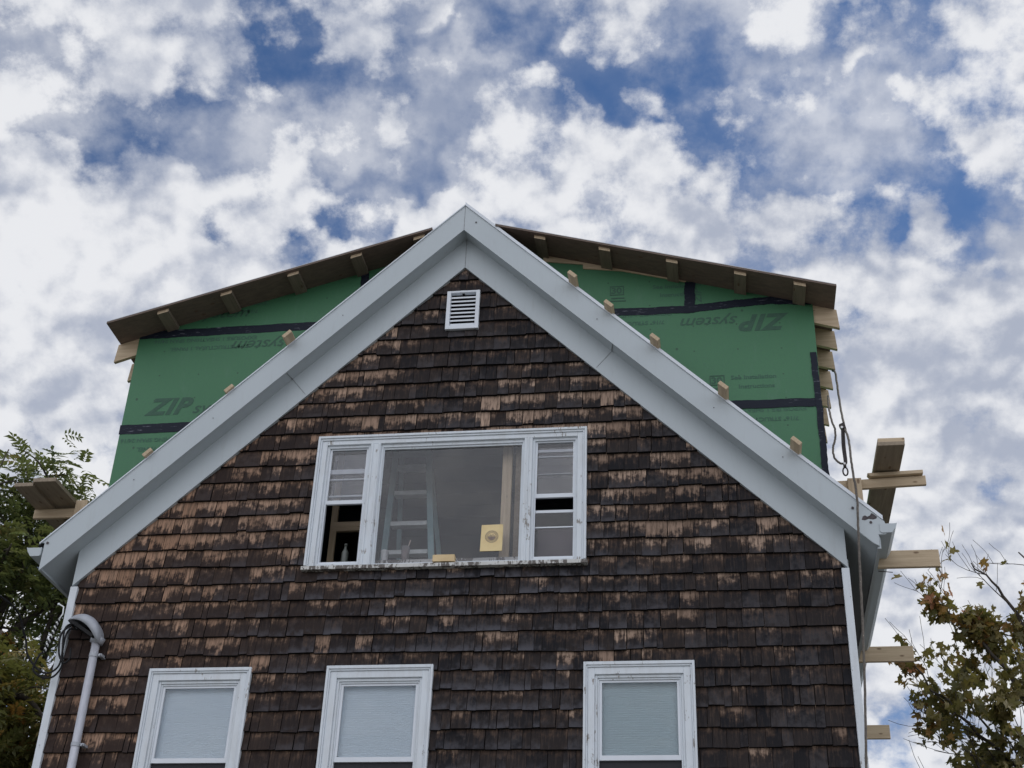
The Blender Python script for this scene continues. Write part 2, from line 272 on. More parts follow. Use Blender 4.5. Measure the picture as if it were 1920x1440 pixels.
def mat_blind(name, c):
    m, t = newmat(name)
    t.put(t.b.inputs['Base Color'], t.mix(t.noise(t.mapv(t.obj, (1, 1, 6)), 3.0, 3, 0.5), c, tuple(x * 0.93 for x in c))); t.b.inputs['Roughness'].default_value = 0.8
    return m
M['blind'] = mat_blind('pale_blue_shade', (0.78, 0.92, 1.0)); M['blind_green'] = mat_blind('pale_green_shade', (0.50, 0.66, 0.70))

def mat_leaf(name, cols, trans=0.35):
    m, t = newmat(name)
    va = t.node('ShaderNodeVertexColor', layer_name='tint'); sp = t.node('ShaderNodeSeparateColor'); t.l.new(va.outputs[0], sp.inputs[0])
    c = t.mix(t.ramp(sp.outputs[0], 0.0, 0.45, smooth=False), cols[0], cols[1]); c = t.mix(t.ramp(sp.outputs[0], 0.6, 0.75), c, cols[2]); c = t.mix(t.ramp(sp.outputs[0], 0.88, 0.96), c, cols[3])
    t.put(t.b.inputs['Base Color'], c); t.b.inputs['Roughness'].default_value = 0.55
    tl = t.node('ShaderNodeBsdfTranslucent'); t.put(tl.inputs[0], t.mix(0.5, c, (0.16, 0.17, 0.03)))
    mx = t.node('ShaderNodeMixShader'); mx.inputs[0].default_value = trans
    t.l.new(t.b.outputs[0], mx.inputs[1]); t.l.new(tl.outputs[0], mx.inputs[2]); t.l.new(mx.outputs[0], t.out.inputs[0])
    return m
M['leaf_ash'] = mat_leaf('dark_pinnate_leaf', [(0.070, 0.100, 0.040), (0.15, 0.19, 0.075), (0.22, 0.23, 0.095), (0.30, 0.19, 0.08)], 0.45)
M['leaf_olive'] = mat_leaf('olive_autumn_leaf', [(0.10, 0.112, 0.038), (0.155, 0.152, 0.05), (0.24, 0.19, 0.06), (0.38, 0.17, 0.05)], 0.45)
M['leaf_maple'] = mat_leaf('fading_maple_leaf', [(0.11, 0.105, 0.038), (0.22, 0.17, 0.056), (0.38, 0.20, 0.066), (0.42, 0.17, 0.085)], 0.42)
m, t = newmat('grass_ground'); M['ground'] = m
t.put(t.b.inputs['Base Color'], t.mix(t.noise(t.obj, 0.4, 8, 0.6), (0.11, 0.108, 0.09), (0.17, 0.165, 0.15))); t.b.inputs['Roughness'].default_value = 0.95

# ------------------------------------------------------------------ mesh helpers
def tag(o, label=None, cat=None, group=None, kind=None):
    if label: o['label'] = label
    if cat: o['category'] = cat
    if group: o['group'] = group
    if kind: o['kind'] = kind
    return o
def empty(name, loc):
    o = bpy.data.objects.new(name, None); COL.objects.link(o); o.location = loc; o.empty_display_size = 0.2
    return o
def wloc(o):
    v = Vector((0, 0, 0))
    while o is not None: v = v + Vector(o.location); o = o.parent
    return v

class MB:                                            # collects faces in world space, builds ONE mesh object
    def __init__(s): s.v = []; s.f = []; s.tint = []; s.uv = []
    def face(s, pts, tint=None, uvs=None):
        i = len(s.v); s.v.extend([tuple(p) for p in pts]); s.f.append(list(range(i, i + len(pts))))
        s.tint.append(tint); s.uv.append(uvs)
    def mesh(s, vs, fs, tint=None):
        i = len(s.v); s.v.extend([tuple(p) for p in vs])
        for f in fs: s.f.append([i + k for k in f]); s.tint.append(tint); s.uv.append(None)
        return s
    def hexa(s, c):                                  # 8 corners: bottom loop 0-3, top loop 4-7
        return s.mesh(c, [(3, 2, 1, 0), (4, 5, 6, 7), (0, 1, 5, 4), (1, 2, 6, 5), (2, 3, 7, 6), (3, 0, 4, 7)])
    def box(s, x0, x1, y0, y1, z0, z1):
        return s.hexa([(x0, y0, z0), (x1, y0, z0), (x1, y1, z0), (x0, y1, z0), (x0, y0, z1), (x1, y0, z1), (x1, y1, z1), (x0, y1, z1)])
    def prism(s, poly, y0, y1):                      # (x, z) outline pushed from y0 (front) to y1 (back)
        n = len(poly)
        a = sum(poly[i][0] * poly[(i + 1) % n][1] - poly[(i + 1) % n][0] * poly[i][1] for i in range(n))
        if a < 0: poly = poly[::-1]
        vs = [(x, y0, z) for x, z in poly] + [(x, y1, z) for x, z in poly]
        fs = [tuple(range(n)), tuple(range(2 * n - 1, n - 1, -1))] + [((i + 1) % n, i, n + i, n + (i + 1) % n) for i in range(n)]
        return s.mesh(vs, fs)
    def bar(s, a, b, w, h, side=None):               # a bar of section w x h from a to b
        a = Vector(a); b = Vector(b); dr = (b - a).normalized()
        sd = Vector(side) if side else dr.cross(Vector((0, 0, 1)))
        sd = (sd - dr * sd.dot(dr)).normalized(); up = sd.cross(dr).normalized()
        c = []
        for p in (a, b): c += [p - sd * w / 2 - up * h / 2, p + sd * w / 2 - up * h / 2, p + sd * w / 2 + up * h / 2, p - sd * w / 2 + up * h / 2]
        return s.hexa(c)
    def tube(s, pts, rad, n=8, cap=True):
        pts = [Vector(p) for p in pts]; rr = rad if isinstance(rad, (list, tuple)) else [rad] * len(pts)
        vs = []; fs = []; ref = None
        for i, p in enumerate(pts):
            dr = (pts[min(i + 1, len(pts) - 1)] - pts[max(i - 1, 0)]).normalized()
            if ref is None: ref = dr.orthogonal().normalized()
            ref = (ref - dr * ref.dot(dr))
            ref = ref.normalized() if ref.length > 1e-6 else dr.orthogonal().normalized()
            bi = dr.cross(ref)
            for k in range(n):
                a = 2 * math.pi * k / n; vs.append(p + (ref * math.cos(a) + bi * math.sin(a)) * rr[i])
        for i in range(len(pts) - 1):
            for k in range(n): fs.append((i * n + k, i * n + (k + 1) % n, (i + 1) * n + (k + 1) % n, (i + 1) * n + k))
        if cap: fs.append(tuple(range(n - 1, -1, -1))); fs.append(tuple((len(pts) - 1) * n + k for k in range(n)))
        return s.mesh(vs, fs)
    def lathe(s, prof, c, n=20):                     # (radius, z) profile about a vertical axis
        vs = []; fs = []
        for r, z in prof:
            for k in range(n): a = 2 * math.pi * k / n; vs.append((c[0] + r * math.cos(a), c[1] + r * math.sin(a), c[2] + z))
        for i in range(len(prof) - 1):
            for k in range(n): fs.append((i * n + k, i * n + (k + 1) % n, (i + 1) * n + (k + 1) % n, (i + 1) * n + k))
        return s.mesh(vs, fs)
    def build(s, name, mat, parent=None, origin=None, bevel=0.0, smooth=False):
        if parent is not None: o0 = wloc(parent)
        elif origin is not None: o0 = Vector(origin)
        else:
            xs = [v[0] for v in s.v]; ys = [v[1] for v in s.v]; zs = [v[2] for v in s.v]
            o0 = Vector(((min(xs) + max(xs)) / 2, (min(ys) + max(ys)) / 2, min(zs)))
        me = bpy.data.meshes.new(name); me.from_pydata([tuple(Vector(v) - o0) for v in s.v], [], s.f); me.update()
        if any(x is not None for x in s.tint):
            ca = me.color_attributes.new('tint', 'FLOAT_COLOR', 'CORNER'); k = 0
            flat = []
            for p, tn in zip(s.f, s.tint):
                for _ in p: flat.extend((*(tn or (0.5, 0.5, 0.5)), 1.0))
            ca.data.foreach_set('color', flat)
        if any(x is not None for x in s.uv):
            ul = me.uv_layers.new(name='UVMap'); flat = []
            for p, u in zip(s.f, s.uv):
                for i in range(len(p)): flat.extend(u[i] if u else (0.0, 0.5))
            ul.data.foreach_set('uv', flat)
        me.materials.append(mat)
        o = bpy.data.objects.new(name, me); COL.objects.link(o)
        if parent is not None: o.parent = parent
        else: o.location = o0
        if bevel:
            b = o.modifiers.new('bevel', 'BEVEL'); b.width = bevel; b.segments = 1; b.limit_method = 'ANGLE'
        if smooth:
            for p in me.polygons: p.use_smooth = True
        return o

def catmull(pts, n=8):
    P = [Vector(p) for p in pts]; P = [P[0] * 2 - P[1]] + P + [P[-1] * 2 - P[-2]]; out = []
    for i in range(1, len(P) - 2):
        for k in range(n):
            t = k / n; a, b, c, e = P[i - 1], P[i], P[i + 1], P[i + 2]
            out.append(0.5 * ((2 * b) + (c - a) * t + (2 * a - 5 * b + 4 * c - e) * t * t + (3 * b - a - 3 * c + e) * t ** 3))
    out.append(P[-2]); return out

def clip(poly, a, b, c):                             # keep a*x + b*z <= c
    out = []
    for i in range(len(poly)):
        p, q = poly[i], poly[(i + 1) % len(poly)]; fp = a * p[0] + b * p[1] - c; fq = a * q[0] + b * q[1] - c
        if fp <= 0: out.append(p)
        if (fp < 0 < fq) or (fq < 0 < fp): t_ = fp / (fp - fq); out.append((p[0] + (q[0] - p[0]) * t_, p[1] + (q[1] - p[1]) * t_))
    return out
def subtract(rect, holes):                           # rect minus rectangles, as rectangles
    rs = [rect]
    for (hx0, hx1, hz0, hz1) in holes:
        nx = []
        for (x0, x1, z0, z1) in rs:
            if x1 <= hx0 or x0 >= hx1 or z1 <= hz0 or z0 >= hz1: nx.append((x0, x1, z0, z1)); continue
            if x0 < hx0: nx.append((x0, hx0, z0, z1))
            if x1 > hx1: nx.append((hx1, x1, z0, z1))
            xa, xb = max(x0, hx0), min(x1, hx1)
            if z0 < hz0: nx.append((xa, xb, z0, hz0))
            if z1 > hz1: nx.append((xa, xb, hz1, z1))
        rs = nx
    return rs

# ------------------------------------------------------------------ ground
g = MB(); g.face([(-400, -400, GZ), (400, -400, GZ), (400, 600, GZ), (-400, 600, GZ)]); tag(g.build('ground', M['ground'], origin=(0, 0, GZ)), kind='structure')

# ------------------------------------------------------------------ the house
HW = 3.6; m_ = 0.9736                                # half width, old roof slope
ZK = 6.380                                           # frieze underside at the corner
ZA = ZK + m_ * HW                                    # and at the apex
house = tag(empty('house', (0, 0, GZ)), 'dark shingled house with white gable eaves and a green new storey behind the gable', 'house')
HOLES = {'big': (-1.335, 1.275, 6.535, 7.895), 's0': (-2.655, -1.735, 3.93, 5.53), 's1': (-1.005, -0.065, 3.93, 5.53), 's2': (1.295, 2.215, 3.93, 5.53), 'vent': (-0.14, 0.15, 9.13, 9.56)}
holes = list(HOLES.values())
rnd = random.Random(7)

wall = MB()
for r in subtract((-3.59, 3.59, GZ, ZA), holes):
    poly = [(r[0], r[2]), (r[1], r[2]), (r[1], r[3]), (r[0], r[3])]
    poly = clip(clip(poly, m_, 1.0, ZA), -m_, 1.0, ZA)
    if len(poly) > 2: wall.prism(poly, 0.0, 0.05)
for sx in (-1, 1): wall.box(min(sx * 3.59, sx * 3.54), max(sx * 3.59, sx * 3.54), 0.0505, 9.0, GZ, 6.7)
wall.box(-3.54, 3.54, 8.95, 9.0, GZ, 6.7)
wall_o = wall.build('wall', M['backing'], house)

# shingle courses: every shingle is its own tapered board, laid with uneven butts and gaps
EXP = 0.1765
def tan_amount(x, z):
    d_rake = (ZA - m_ * abs(x)) - z                  # depth below the rake
    left = max(0.0, min(1.0, (-x + 0.4) / 3.2))
    up = max(0.0, min(1.0, (z - 4.6) / 3.0))
    a = 0.11 + 0.27 * up + 0.38 * left * (0.35 + 0.65 * up)
    if x < 0: a += 0.22 * math.exp(-max(0, d_rake) / 0.7) * (0.3 + 0.7 * left)
    if x > 1.2: a += 0.16 * max(0, min(1, (z - 5.6) / 1.2))
    if z > 8.3 and x > -0.6: a -= 0.12
    if z > 9.2: a -= 0.05
    if -1.6 < x < 1.4 and 5.55 < z < 6.5: a -= 0.08
    if z < 5.5 and x > -2.0: a -= 0.16
    if z < 5.6 and x < -2.7: a -= 0.03
    a += 0.42 * (mnoise.noise(Vector((x * 0.9, z * 1.3, 3.3))))
    return a
sh = MB(); z = 4.613 - EXP * 28
while z < ZA:
    x = -3.545 + rnd.uniform(-0.08, 0)
    lvl = rnd.uniform(-0.004, 0.004); ph = rnd.uniform(0, 6)
    tilt = rnd.uniform(-0.004, 0.006)
    while x < 3.545:
        w = min(0.27, max(0.055, rnd.gauss(0.130, 0.052))); gap = rnd.choice((0.002, 0.003, 0.004, 0.005, 0.008))
        x0, x1 = max(x, -3.545), min(x + w - gap, 3.545)
        if x1 - x0 > 0.015:
            zb = z + lvl + rnd.uniform(-0.005, 0.005) + 0.006 * math.sin(x * 1.3 + ph) + (rnd.uniform(0.004, 0.016) if rnd.random() < 0.06 else 0)
            rot = rnd.uniform(-0.006, 0.006)
            zt = z + EXP + 0.035; th = 0.034 + rnd.uniform(-0.006, 0.007); cup = rnd.uniform(0, 0.003)
            r1 = rnd.random(); r2 = rnd.random(); ta = tan_amount((x0 + x1) / 2, z + 0.09) + rnd.gauss(0, 0.19)
            if rnd.random() < 0.045: ta += 0.45
            if rnd.random() < 0.10: ta -= 0.45
            
            if x0 < -3.22 and 5.42 < z < 5.92: ta, r2 = 0.0, 0.0   # dark shingles with the weatherhead's shadow tinted in
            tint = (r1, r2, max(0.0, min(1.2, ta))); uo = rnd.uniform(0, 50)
            for r in subtract((x0, x1, zb, zt), holes):
                poly = [(r[0], r[2]), (r[1], r[2] + (rot if r[2] == zb else 0)), (r[1], r[3]), (r[0], r[3])]
                poly = clip(clip(poly, m_, 1.0, ZA + 0.03), -m_, 1.0, ZA + 0.03)
                if len(poly) < 3: continue
                yf = lambda zz: -(0.003 + th * (1.0 - (zz - zb) / (zt - zb)))
                fr_ = [(px, yf(pz) - cup * (1 if px == x1 else 0), pz) for px, pz in poly]
                uvs = [(uo + px - x0, (pz - zb) / EXP) for px, pz in poly]
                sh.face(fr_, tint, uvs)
                n = len(poly)
                for i in range(n):                   # butt and side edges
                    p, q = fr_[i], fr_[(i + 1) % n]
                    if p[2] > z + EXP and q[2] > z + EXP: continue
                    sh.face([q, p, (p[0], 0.0, p[2]), (q[0], 0.0, q[2])], (r1, r2, 0.0), [(uo, -0.8)] * 4)
        x += w
    z += EXP
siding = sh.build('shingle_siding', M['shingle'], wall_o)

def corner_board(sx):
    b = MB(); x0, x1 = (3.545, 3.612) if sx > 0 else (-3.612, -3.54)
    b.box(x0, x1, -0.051, 0.0, GZ + 0.02, ZK - 0.004); b.box(min(sx * 3.612, sx * 3.592), max(sx * 3.612, sx * 3.592), 0.001, 0.09, GZ + 0.02, ZK + 0.1)
    return b.build('corner_board', M['trim_worn'] if sx > 0 else M['trim'], house, bevel=0.003)
for sx in (-1, 1): corner_board(sx)

# frieze along the rake
FT = 0.3655
def band(zl, zh, x_end, y0, y1, sx, xs=0.0):
    return MB().prism([(xs * sx, zl - m_ * xs), (x_end * sx, zl - m_ * x_end), (x_end * sx, zh - m_ * x_end), (xs * sx, zh - m_ * xs)], y0, y1)
for sx in (-1, 1): band(ZA, ZA + FT, 3.598, -0.052, 0.0, sx).build('frieze_board', M['clad'], house)
# soffit: from the wall out to the fascia, and on round the side under the eaves
FO, ZFT, ZFB, XE = -0.236, 10.553, 10.2357, 3.872
for sx in (-1, 1):
    b = MB(); zs = ZFB + 0.012
    for (ya, yb, xa, xb) in ((FO + 0.022, -0.053, 0.0, XE - 0.022), (-0.053, 9.2, 3.6005, XE - 0.022)):
        b.mesh([(sx * xa, ya, zs - m_ * xa), (sx * xb, ya, zs - m_ * xb), (sx * xb, yb, zs - m_ * xb), (sx * xa, yb, zs - m_ * xa)] +
               [(sx * xa, ya, zs + .015 - m_ * xa), (sx * xb, ya, zs + .015 - m_ * xb), (sx * xb, yb, zs + .015 - m_ * xb), (sx * xa, yb, zs + .015 - m_ * xa)],
               [(0, 1, 2, 3), (7, 6, 5, 4), (0, 4, 5, 1), (1, 5, 6, 2), (2, 6, 7, 3), (3, 7, 4, 0)])
    b.build('soffit', M['clad'], house)
# rake fascia (the right foot is cut back in two notches, with peeled paint)
lf = MB().prism([(0, ZFB), (-XE, ZFB - m_ * XE), (-XE - 0.001, 6.752), (-3.902, ZFT - m_ * 3.902), (0, ZFT)], FO, FO + 0.02)
fl = lf.build('rake_fascia', M['clad'], house)
rf = MB().prism([(0, ZFB), (3.822, ZFB - m_ * 3.822), (3.868, 6.488), (3.873, 6.596), (3.938, 6.600), (3.944, 6.684), (3.93, ZFT - m_ * 3.93), (0, ZFT)], FO, FO + 0.02)
frr = rf.build('rake_fascia', M['clad'], house)
# overlapping foot piece, rust patch and nail heads on the right
b = MB().prism([(3.705, ZFT - m_ * 3.705 - 0.004), (3.705, ZFB - m_ * 3.705 + 0.004), (3.82, ZFB - m_ * 3.82 + 0.004), (3.865, 6.492), (3.869, 6.600), (3.934, 6.604), (3.940, 6.688), (3.925, ZFT - m_ * 3.925 - 0.004)], FO - 0.004, FO - 0.0005)
b.build('end_cap', M['clad'], frr)
b = MB().prism([(3.74, 6.745), (3.765, 6.738), (3.80, 6.752), (3.838, 6.744), (3.866, 6.752), (3.872, 6.770), (3.848, 6.792), (3.828, 6.806), (3.812, 6.782), (3.79, 6.772), (3.772, 6.786), (3.752, 6.776)], FO - 0.0065, FO - 0.0045)
b.build('rust_patch', M['rust'], frr)
def dots(pts, par, r=0.009, y=FO):
    for px, pz in pts: MB().tube([(px, y - 0.008, pz), (px, y + 0.001, pz)], r, 8).build('nail_head', M['rust'], par)
dots([(3.815, 6.716), (3.672, 6.862)], frr, 0.012, FO - 0.004); dots([(0.125, 10.32)], frr); dots([(-3.842, 6.748)], fl, 0.013)
dots([(-1.2, 9.22), (-2.4, 8.06), (-3.1, 7.40)], fl, 0.004); dots([(1.4, 9.02), (2.5, 7.95), (3.1, 7.4)], frr, 0.004)
# mitre joint at the peak
MB().box(-0.0025, 0.0025, FO - 0.001, FO + 0.01, ZFB - 0.002, ZFT - 0.006).build('mitre_joint', M['crack'], fl)
# hairline seams in the cladding of soffit and frieze
for sx, xx in ((-1, 1.72), (1, 1.55)):
    b = MB(); zz = ZFB + 0.008 - m_ * xx
    b.bar((sx * xx, FO + 0.03, zz), (sx * (xx - 0.02), -0.057, zz + 0.018), 0.006, 0.004)
    b.bar((sx * (xx - 0.02), -0.0535, ZA + FT - 0.01 - m_ * (xx - 0.02)), (sx * (xx - .17), -0.0535, ZA + 0.03 - m_ * (xx - .17)), 0.004, 0.003, side=(0, 1, 0))
    b.build('cladding_seam', M['crack'], house)
b = MB(); b.box(-0.0025, 0.0025, -0.0545, -0.053, ZA + 0.004, ZA + FT - 0.004); b.build('mitre_joint', M['crack'], house)

# the old roof: sheathing with a pale drip edge and worn shingles, kept in front of and beside the new storey
for sx in (-1, 1):
    b = MB()
    def slab(xa, xb, ya, yb, z0, z1):
        b.mesh([(sx * xa, ya, z0 - m_ * xa), (sx * xb, ya, z0 - m_ * xb), (sx * xb, yb, z0 - m_ * xb), (sx * xa, yb, z0 - m_ * xa), (sx * xa, ya, z1 - m_ * xa), (sx * xb, ya, z1 - m_ * xb), (sx * xb, yb, z1 - m_ * xb), (sx * xa, yb, z1 - m_ * xa)],
               [(0, 1, 2, 3), (7, 6, 5, 4), (0, 4, 5, 1), (1, 5, 6, 2), (2, 6, 7, 3), (3, 7, 4, 0)])
    slab(0.0, 3.935, FO + 0.004, 0.114, ZFT + 0.002, ZFT + 0.014); slab(3.545, 3.935, 0.1145, 9.1, ZFT + 0.002, ZFT + 0.014)
    rf_o = b.build('old_roof', M['roof'], house)
    b = MB(); slab(0.0, 3.92, FO - 0.012, FO + 0.0035, ZFT + 0.001, ZFT + (0.042 if sx > 0 else 0.016)); b.build('drip_edge', M['vinyl'], rf_o)
# gutters along both eaves
for sx in (-1, 1):
    prof = [(3.885, 6.700), (3.885, 6.625), (3.900, 6.612), (3.985, 6.612), (4.020, 6.660), (4.036, 6.702), (4.028, 6.702), (4.010, 6.662), (3.980, 6.620), (3.903, 6.620), (3.893, 6.630), (3.893, 6.700)]
    n = len(prof); b = MB(); P = [(sx * x, z) for x, z in prof]
    b.prism(P, FO - 0.012, 9.2)
    b.prism([(sx * x, z) for x, z in ((3.890, 6.699), (3.890, 6.628), (3.902, 6.616), (3.983, 6.616), (4.015, 6.662), (4.031, 6.699))], FO - 0.010, FO - 0.004)
    b.build('gutter', M['clad'], house)
    b = MB(); b.box(min(sx * 3.884, sx * 3.852), max(sx * 3.884, sx * 3.852), FO + 0.021, 9.2, 6.475, 6.74); b.build('eave_fascia', M['clad'], house)
b = MB(); b.bar((3.93, 0.55, 6.60), (4.06, 0.55, 6.585), 0.006, 0.006); b.build('gutter_spike', M['rust'], house)

# attic louvre
ve = MB(); X0, X1, Z0, Z1 = -0.168, 0.174, 9.110, 9.582
ve.box(X0, X0 + 0.04, -0.058, 0.0, Z0, Z1); ve.box(X1 - 0.04, X1, -0.058, 0.0, Z0, Z1); ve.box(X0 + 0.04, X1 - 0.04, -0.057, 0.0, Z0, Z0 + 0.045); ve.box(X0 + 0.04, X1 - 0.04, -0.057, 0.0, Z1 - 0.022, Z1)
ve.box(-0.035, 0.005, -0.04, 0.0, Z1, Z1 + 0.014)
vent = ve.build('attic_vent', M['vinyl'], house, bevel=0.002)
nl = 8; zz = Z0 + 0.053
for k in range(nl):
    a = zz + k * 0.0475; sl = MB()
    sl.hexa([(X0 + .041, -0.040, a), (X1 - .041, -0.040, a), (X1 - .041, -0.002, a + 0.030), (X0 + .041, -0.002, a + 0.030), (X0 + .041, -0.040, a + .019), (X1 - .041, -0.040, a + .019), (X1 - .041, 0.0, a + .048), (X0 + .041, 0.0, a + .048)])
    sl.build('louver', M['vinyl'], vent)
b = MB(); b.box(X0 + 0.02, X1 - 0.02, 0.03, 0.045, Z0 + .02, Z1 - .02); b.build('vent_back', M['shadow_gap'], vent)

# ------------------------------------------------------------------ windows
def frame(mb, x0, x1, z0, z1, w, y0, y1, wt=None, wb=None):
    wt = w if wt is None else wt; wb = w if wb is None else wb
    mb.box(x0, x0 + w, y0, y1, z0, z1); mb.box(x1 - w, x1, y0, y1, z0, z1)
    if wt: mb.box(x0 + w, x1 - w, y0, y1, z1 - wt, z1)
    if wb: mb.box(x0 + w, x1 - w, y0, y1, z0, z0 + wb)
def pane(x0, x1, z0, z1, y, par, name='pane', mat='glass'):
    b = MB(); b.box(x0, x1, y, y + 0.004, z0, z1); return b.build(name, M[mat], par)

def small_window(x0, x1, blind):
    zt, zb = 5.548, 3.92
    c = MB()
    # casing: backband, flat board, inner stop
    frame(c, x0, x1, zb, zt, 0.022, -0.058, 0.0, 0.030, 0)
    frame(c, x0 + .0225, x1 - .0225, zb, zt - .0305, 0.014, -0.048, 0.0, 0.016, 0)
    frame(c, x0 + .037, x1 - .037, zb, zt - .047, 0.060, -0.036, 0.0, 0.062, 0)
    frame(c, x0 + .0975, x1 - .0975, zb, zt - .1095, 0.022, -0.016, 0.03, 0.026, 0)
    frame(c, x0 + .1200, x1 - .1200, zb, zt - .136, 0.014, -0.004, 0.10, 0.016, 0)
    c.box(x0 - 0.02, x1 + 0.02, -0.07, 0.10, zb - 0.045, zb)
    win = c.build('window', M['trim'] if x0 < 1 else M['trim_worn'], house, bevel=0.003)
    ix0, ix1, it = x0 + .1345, x1 - .1345, zt - .1525
    s = MB(); frame(s, ix0, ix1, 4.700, it, 0.022, 0.008, 0.04, 0.018, 0.042); s.build('upper_sash', M['vinyl'], win)
    s = MB(); frame(s, ix0, ix1, zb, 4.728, 0.030, 0.0405, 0.072, 0.03, 0.05); s.build('lower_sash', M['vinyl'], win)
    pane(ix0 + .0225, ix1 - .0225, 4.743, it - .0185, 0.022, win); pane(ix0 + .031, ix1 - .031, zb + .051, 4.697, 0.054, win)
    b = MB(); b.box(ix0 + .001, ix1 - .001, 0.0305, 0.033, zb, 4.699); b.build('insect_screen', M['screen'], win)
    s = MB(); zz = 4.72; n = 0                       # pleated shade
    while zz < it + 0.02:
        s.hexa([(ix0 - .01, 0.080, zz), (ix1 + .01, 0.080, zz), (ix1 + .01, 0.090, zz), (ix0 - .01, 0.090, zz), (ix0 - .01, 0.0785, zz + .010), (ix1 + .01, 0.0785, zz + .010), (ix1 + .01, 0.0885, zz + .010), (ix0 - .01, 0.0885, zz + .010)])
        s.hexa([(ix0 - .01, 0.0785, zz + .01), (ix1 + .01, 0.0785, zz + .01), (ix1 + .01, 0.0885, zz + .01), (ix0 - .01, 0.0885, zz + .01), (ix0 - .01, 0.080, zz + .02), (ix1 + .01, 0.080, zz + .02), (ix1 + .01, 0.090, zz + .02), (ix0 - .01, 0.090, zz + .02)])
        zz += 0.0202
    s.box(ix0 - .01, ix1 + .01, 0.0755, 0.0925, 4.69, 4.7195)
    s.build('pleated_shade', M[blind], win)
    b = MB(); b.box(x0 + .05, x1 - .05, 0.20, 0.21, zb - .05, zt); b.box(x0 + .05, x0 + .1, 0.101, 0.2, zb - .05, zt); b.box(x1 - .1, x1 - .05, 0.101, 0.2, zb - .05, zt); b.build('reveal', M['dark_room'], win)
    return win
small_window(-2.676, -1.716, 'blind'); small_window(-1.020, -0.052, 'blind'); small_window(1.276, 2.234, 'blind_green')

# picture window with two double-hung side lights
BX0, BX1, BZ0, BZ1 = -1.352, 1.291, 6.497, 7.908
c = MB()
frame(c, BX0, BX1, BZ0 + .03, BZ1, 0.022, -0.060, 0.0, 0.026, 0)
frame(c, BX0 + .0225, BX1 - .0225, BZ0 + .03, BZ1 - .0265, 0.016, -0.048, 0.0, 0.020, 0)
frame(c, BX0 + .039, BX1 - .039, BZ0 + .03, BZ1 - .047, 0.052, -0.036, 0.0, 0.044, 0)
for (ma, mb2) in ((-0.826, -0.722), (0.690, 0.768)): c.box(ma, mb2, -0.0365, 0.06, BZ0 + .03, BZ1 - .0915)
for (ma, mb2) in ((-0.815, -0.795), (-0.745, -0.730), (0.72, 0.735)): c.box(ma, mb2, -0.046, -0.037, BZ0 + .031, BZ1 - .0915)
bigw = c.build('picture_window', M['trim_worn'], house, bevel=0.003)
b = MB(); b.hexa([(BX0 - .012, -0.085, BZ0 - .022), (BX1 + .012, -0.085, BZ0 - .022), (BX1 + .012, 0.07, BZ0 - .022), (BX0 - .012, 0.07, BZ0 - .022), (BX0 - .012, -0.085, BZ0 + .012), (BX1 + .012, -0.085, BZ0 + .012), (BX1 + .012, 0.07, BZ0 + .0295), (BX0 - .012, 0.07, BZ0 + .0295)]); b.build('sill', M['sill'], bigw)
zt = BZ1 - .092
# fixed centre light
b = MB(); frame(b, -0.7215, 0.6895, BZ0 + .0305, zt, 0.020, -0.010, 0.03, 0.030, 0.022); frame(b, -0.701, 0.669, BZ0 + .053, zt - .0305, 0.010, 0.006, 0.04, 0.018, 0.008); b.build('fixed_sash', M['trim'], bigw)
pane(-0.6905, 0.6585, BZ0 + .0615, zt - .049, 0.022, bigw, 'picture_pane')
# left side light: upper sash, raised lower sash behind it, open below
def side_light(x0, x1, bars, low):
    b = MB(); frame(b, x0, x1, BZ0 + .0305, zt, 0.022, -0.012, 0.10, 0.024, 0.03); b.build('jamb', M['trim'], bigw)
    a0, a1 = x0 + .0225, x1 - .0225
    b = MB(); frame(b, a0, a1, 7.190, zt - .0245, 0.022, 0.008, 0.036, 0.014, 0.040); b.build('upper_sash', M['vinyl'], bigw)
    b = MB(); frame(b, a0, a1, BZ0 + .061, 7.1895, 0.014, 0.006, 0.03, 0, 0.026); b.build('storm_frame', M['vinyl'], bigw)
    pane(a0 + .0225, a1 - .0225, 7.2305, zt - .039, 0.020, bigw)
    pane(a0 + .01, a1 - .01, 7.235, zt - .04, 0.056, bigw)
    for (z0, z1) in bars: MB().box(a0 + .002, a1 - .002, 0.045, 0.07, z0, z1).build('raised_sash_rail', M['vinyl'], bigw)
    if low:
        for (z0, z1) in low: MB().box(a0 + .015, a1 - .015, 0.0305, 0.05, z0, z1).build('lower_sash_rail', M['vinyl'], bigw)
        pane(a0 + .015, a1 - .015, BZ0 + .09, low[0][0] - 0.001, 0.036, bigw)
side_light(-1.260, -0.8265, ((7.535, 7.585), (7.468, 7.482), (7.285, 7.303)), ())
side_light(0.7685, 1.199, ((7.695, 7.722), (7.640, 7.650), (7.455, 7.461)), ((7.040, 7.068), (6.885, 6.897)))
b = MB(); b.box(0.80, 1.17, 0.30, 0.32, 6.52, 7.02); b.build('reddish_panel', mat_plain('plum_board', (0.15, 0.12, 0.14), (0.12, 0.10, 0.115), 4.0, 0.9), bigw)

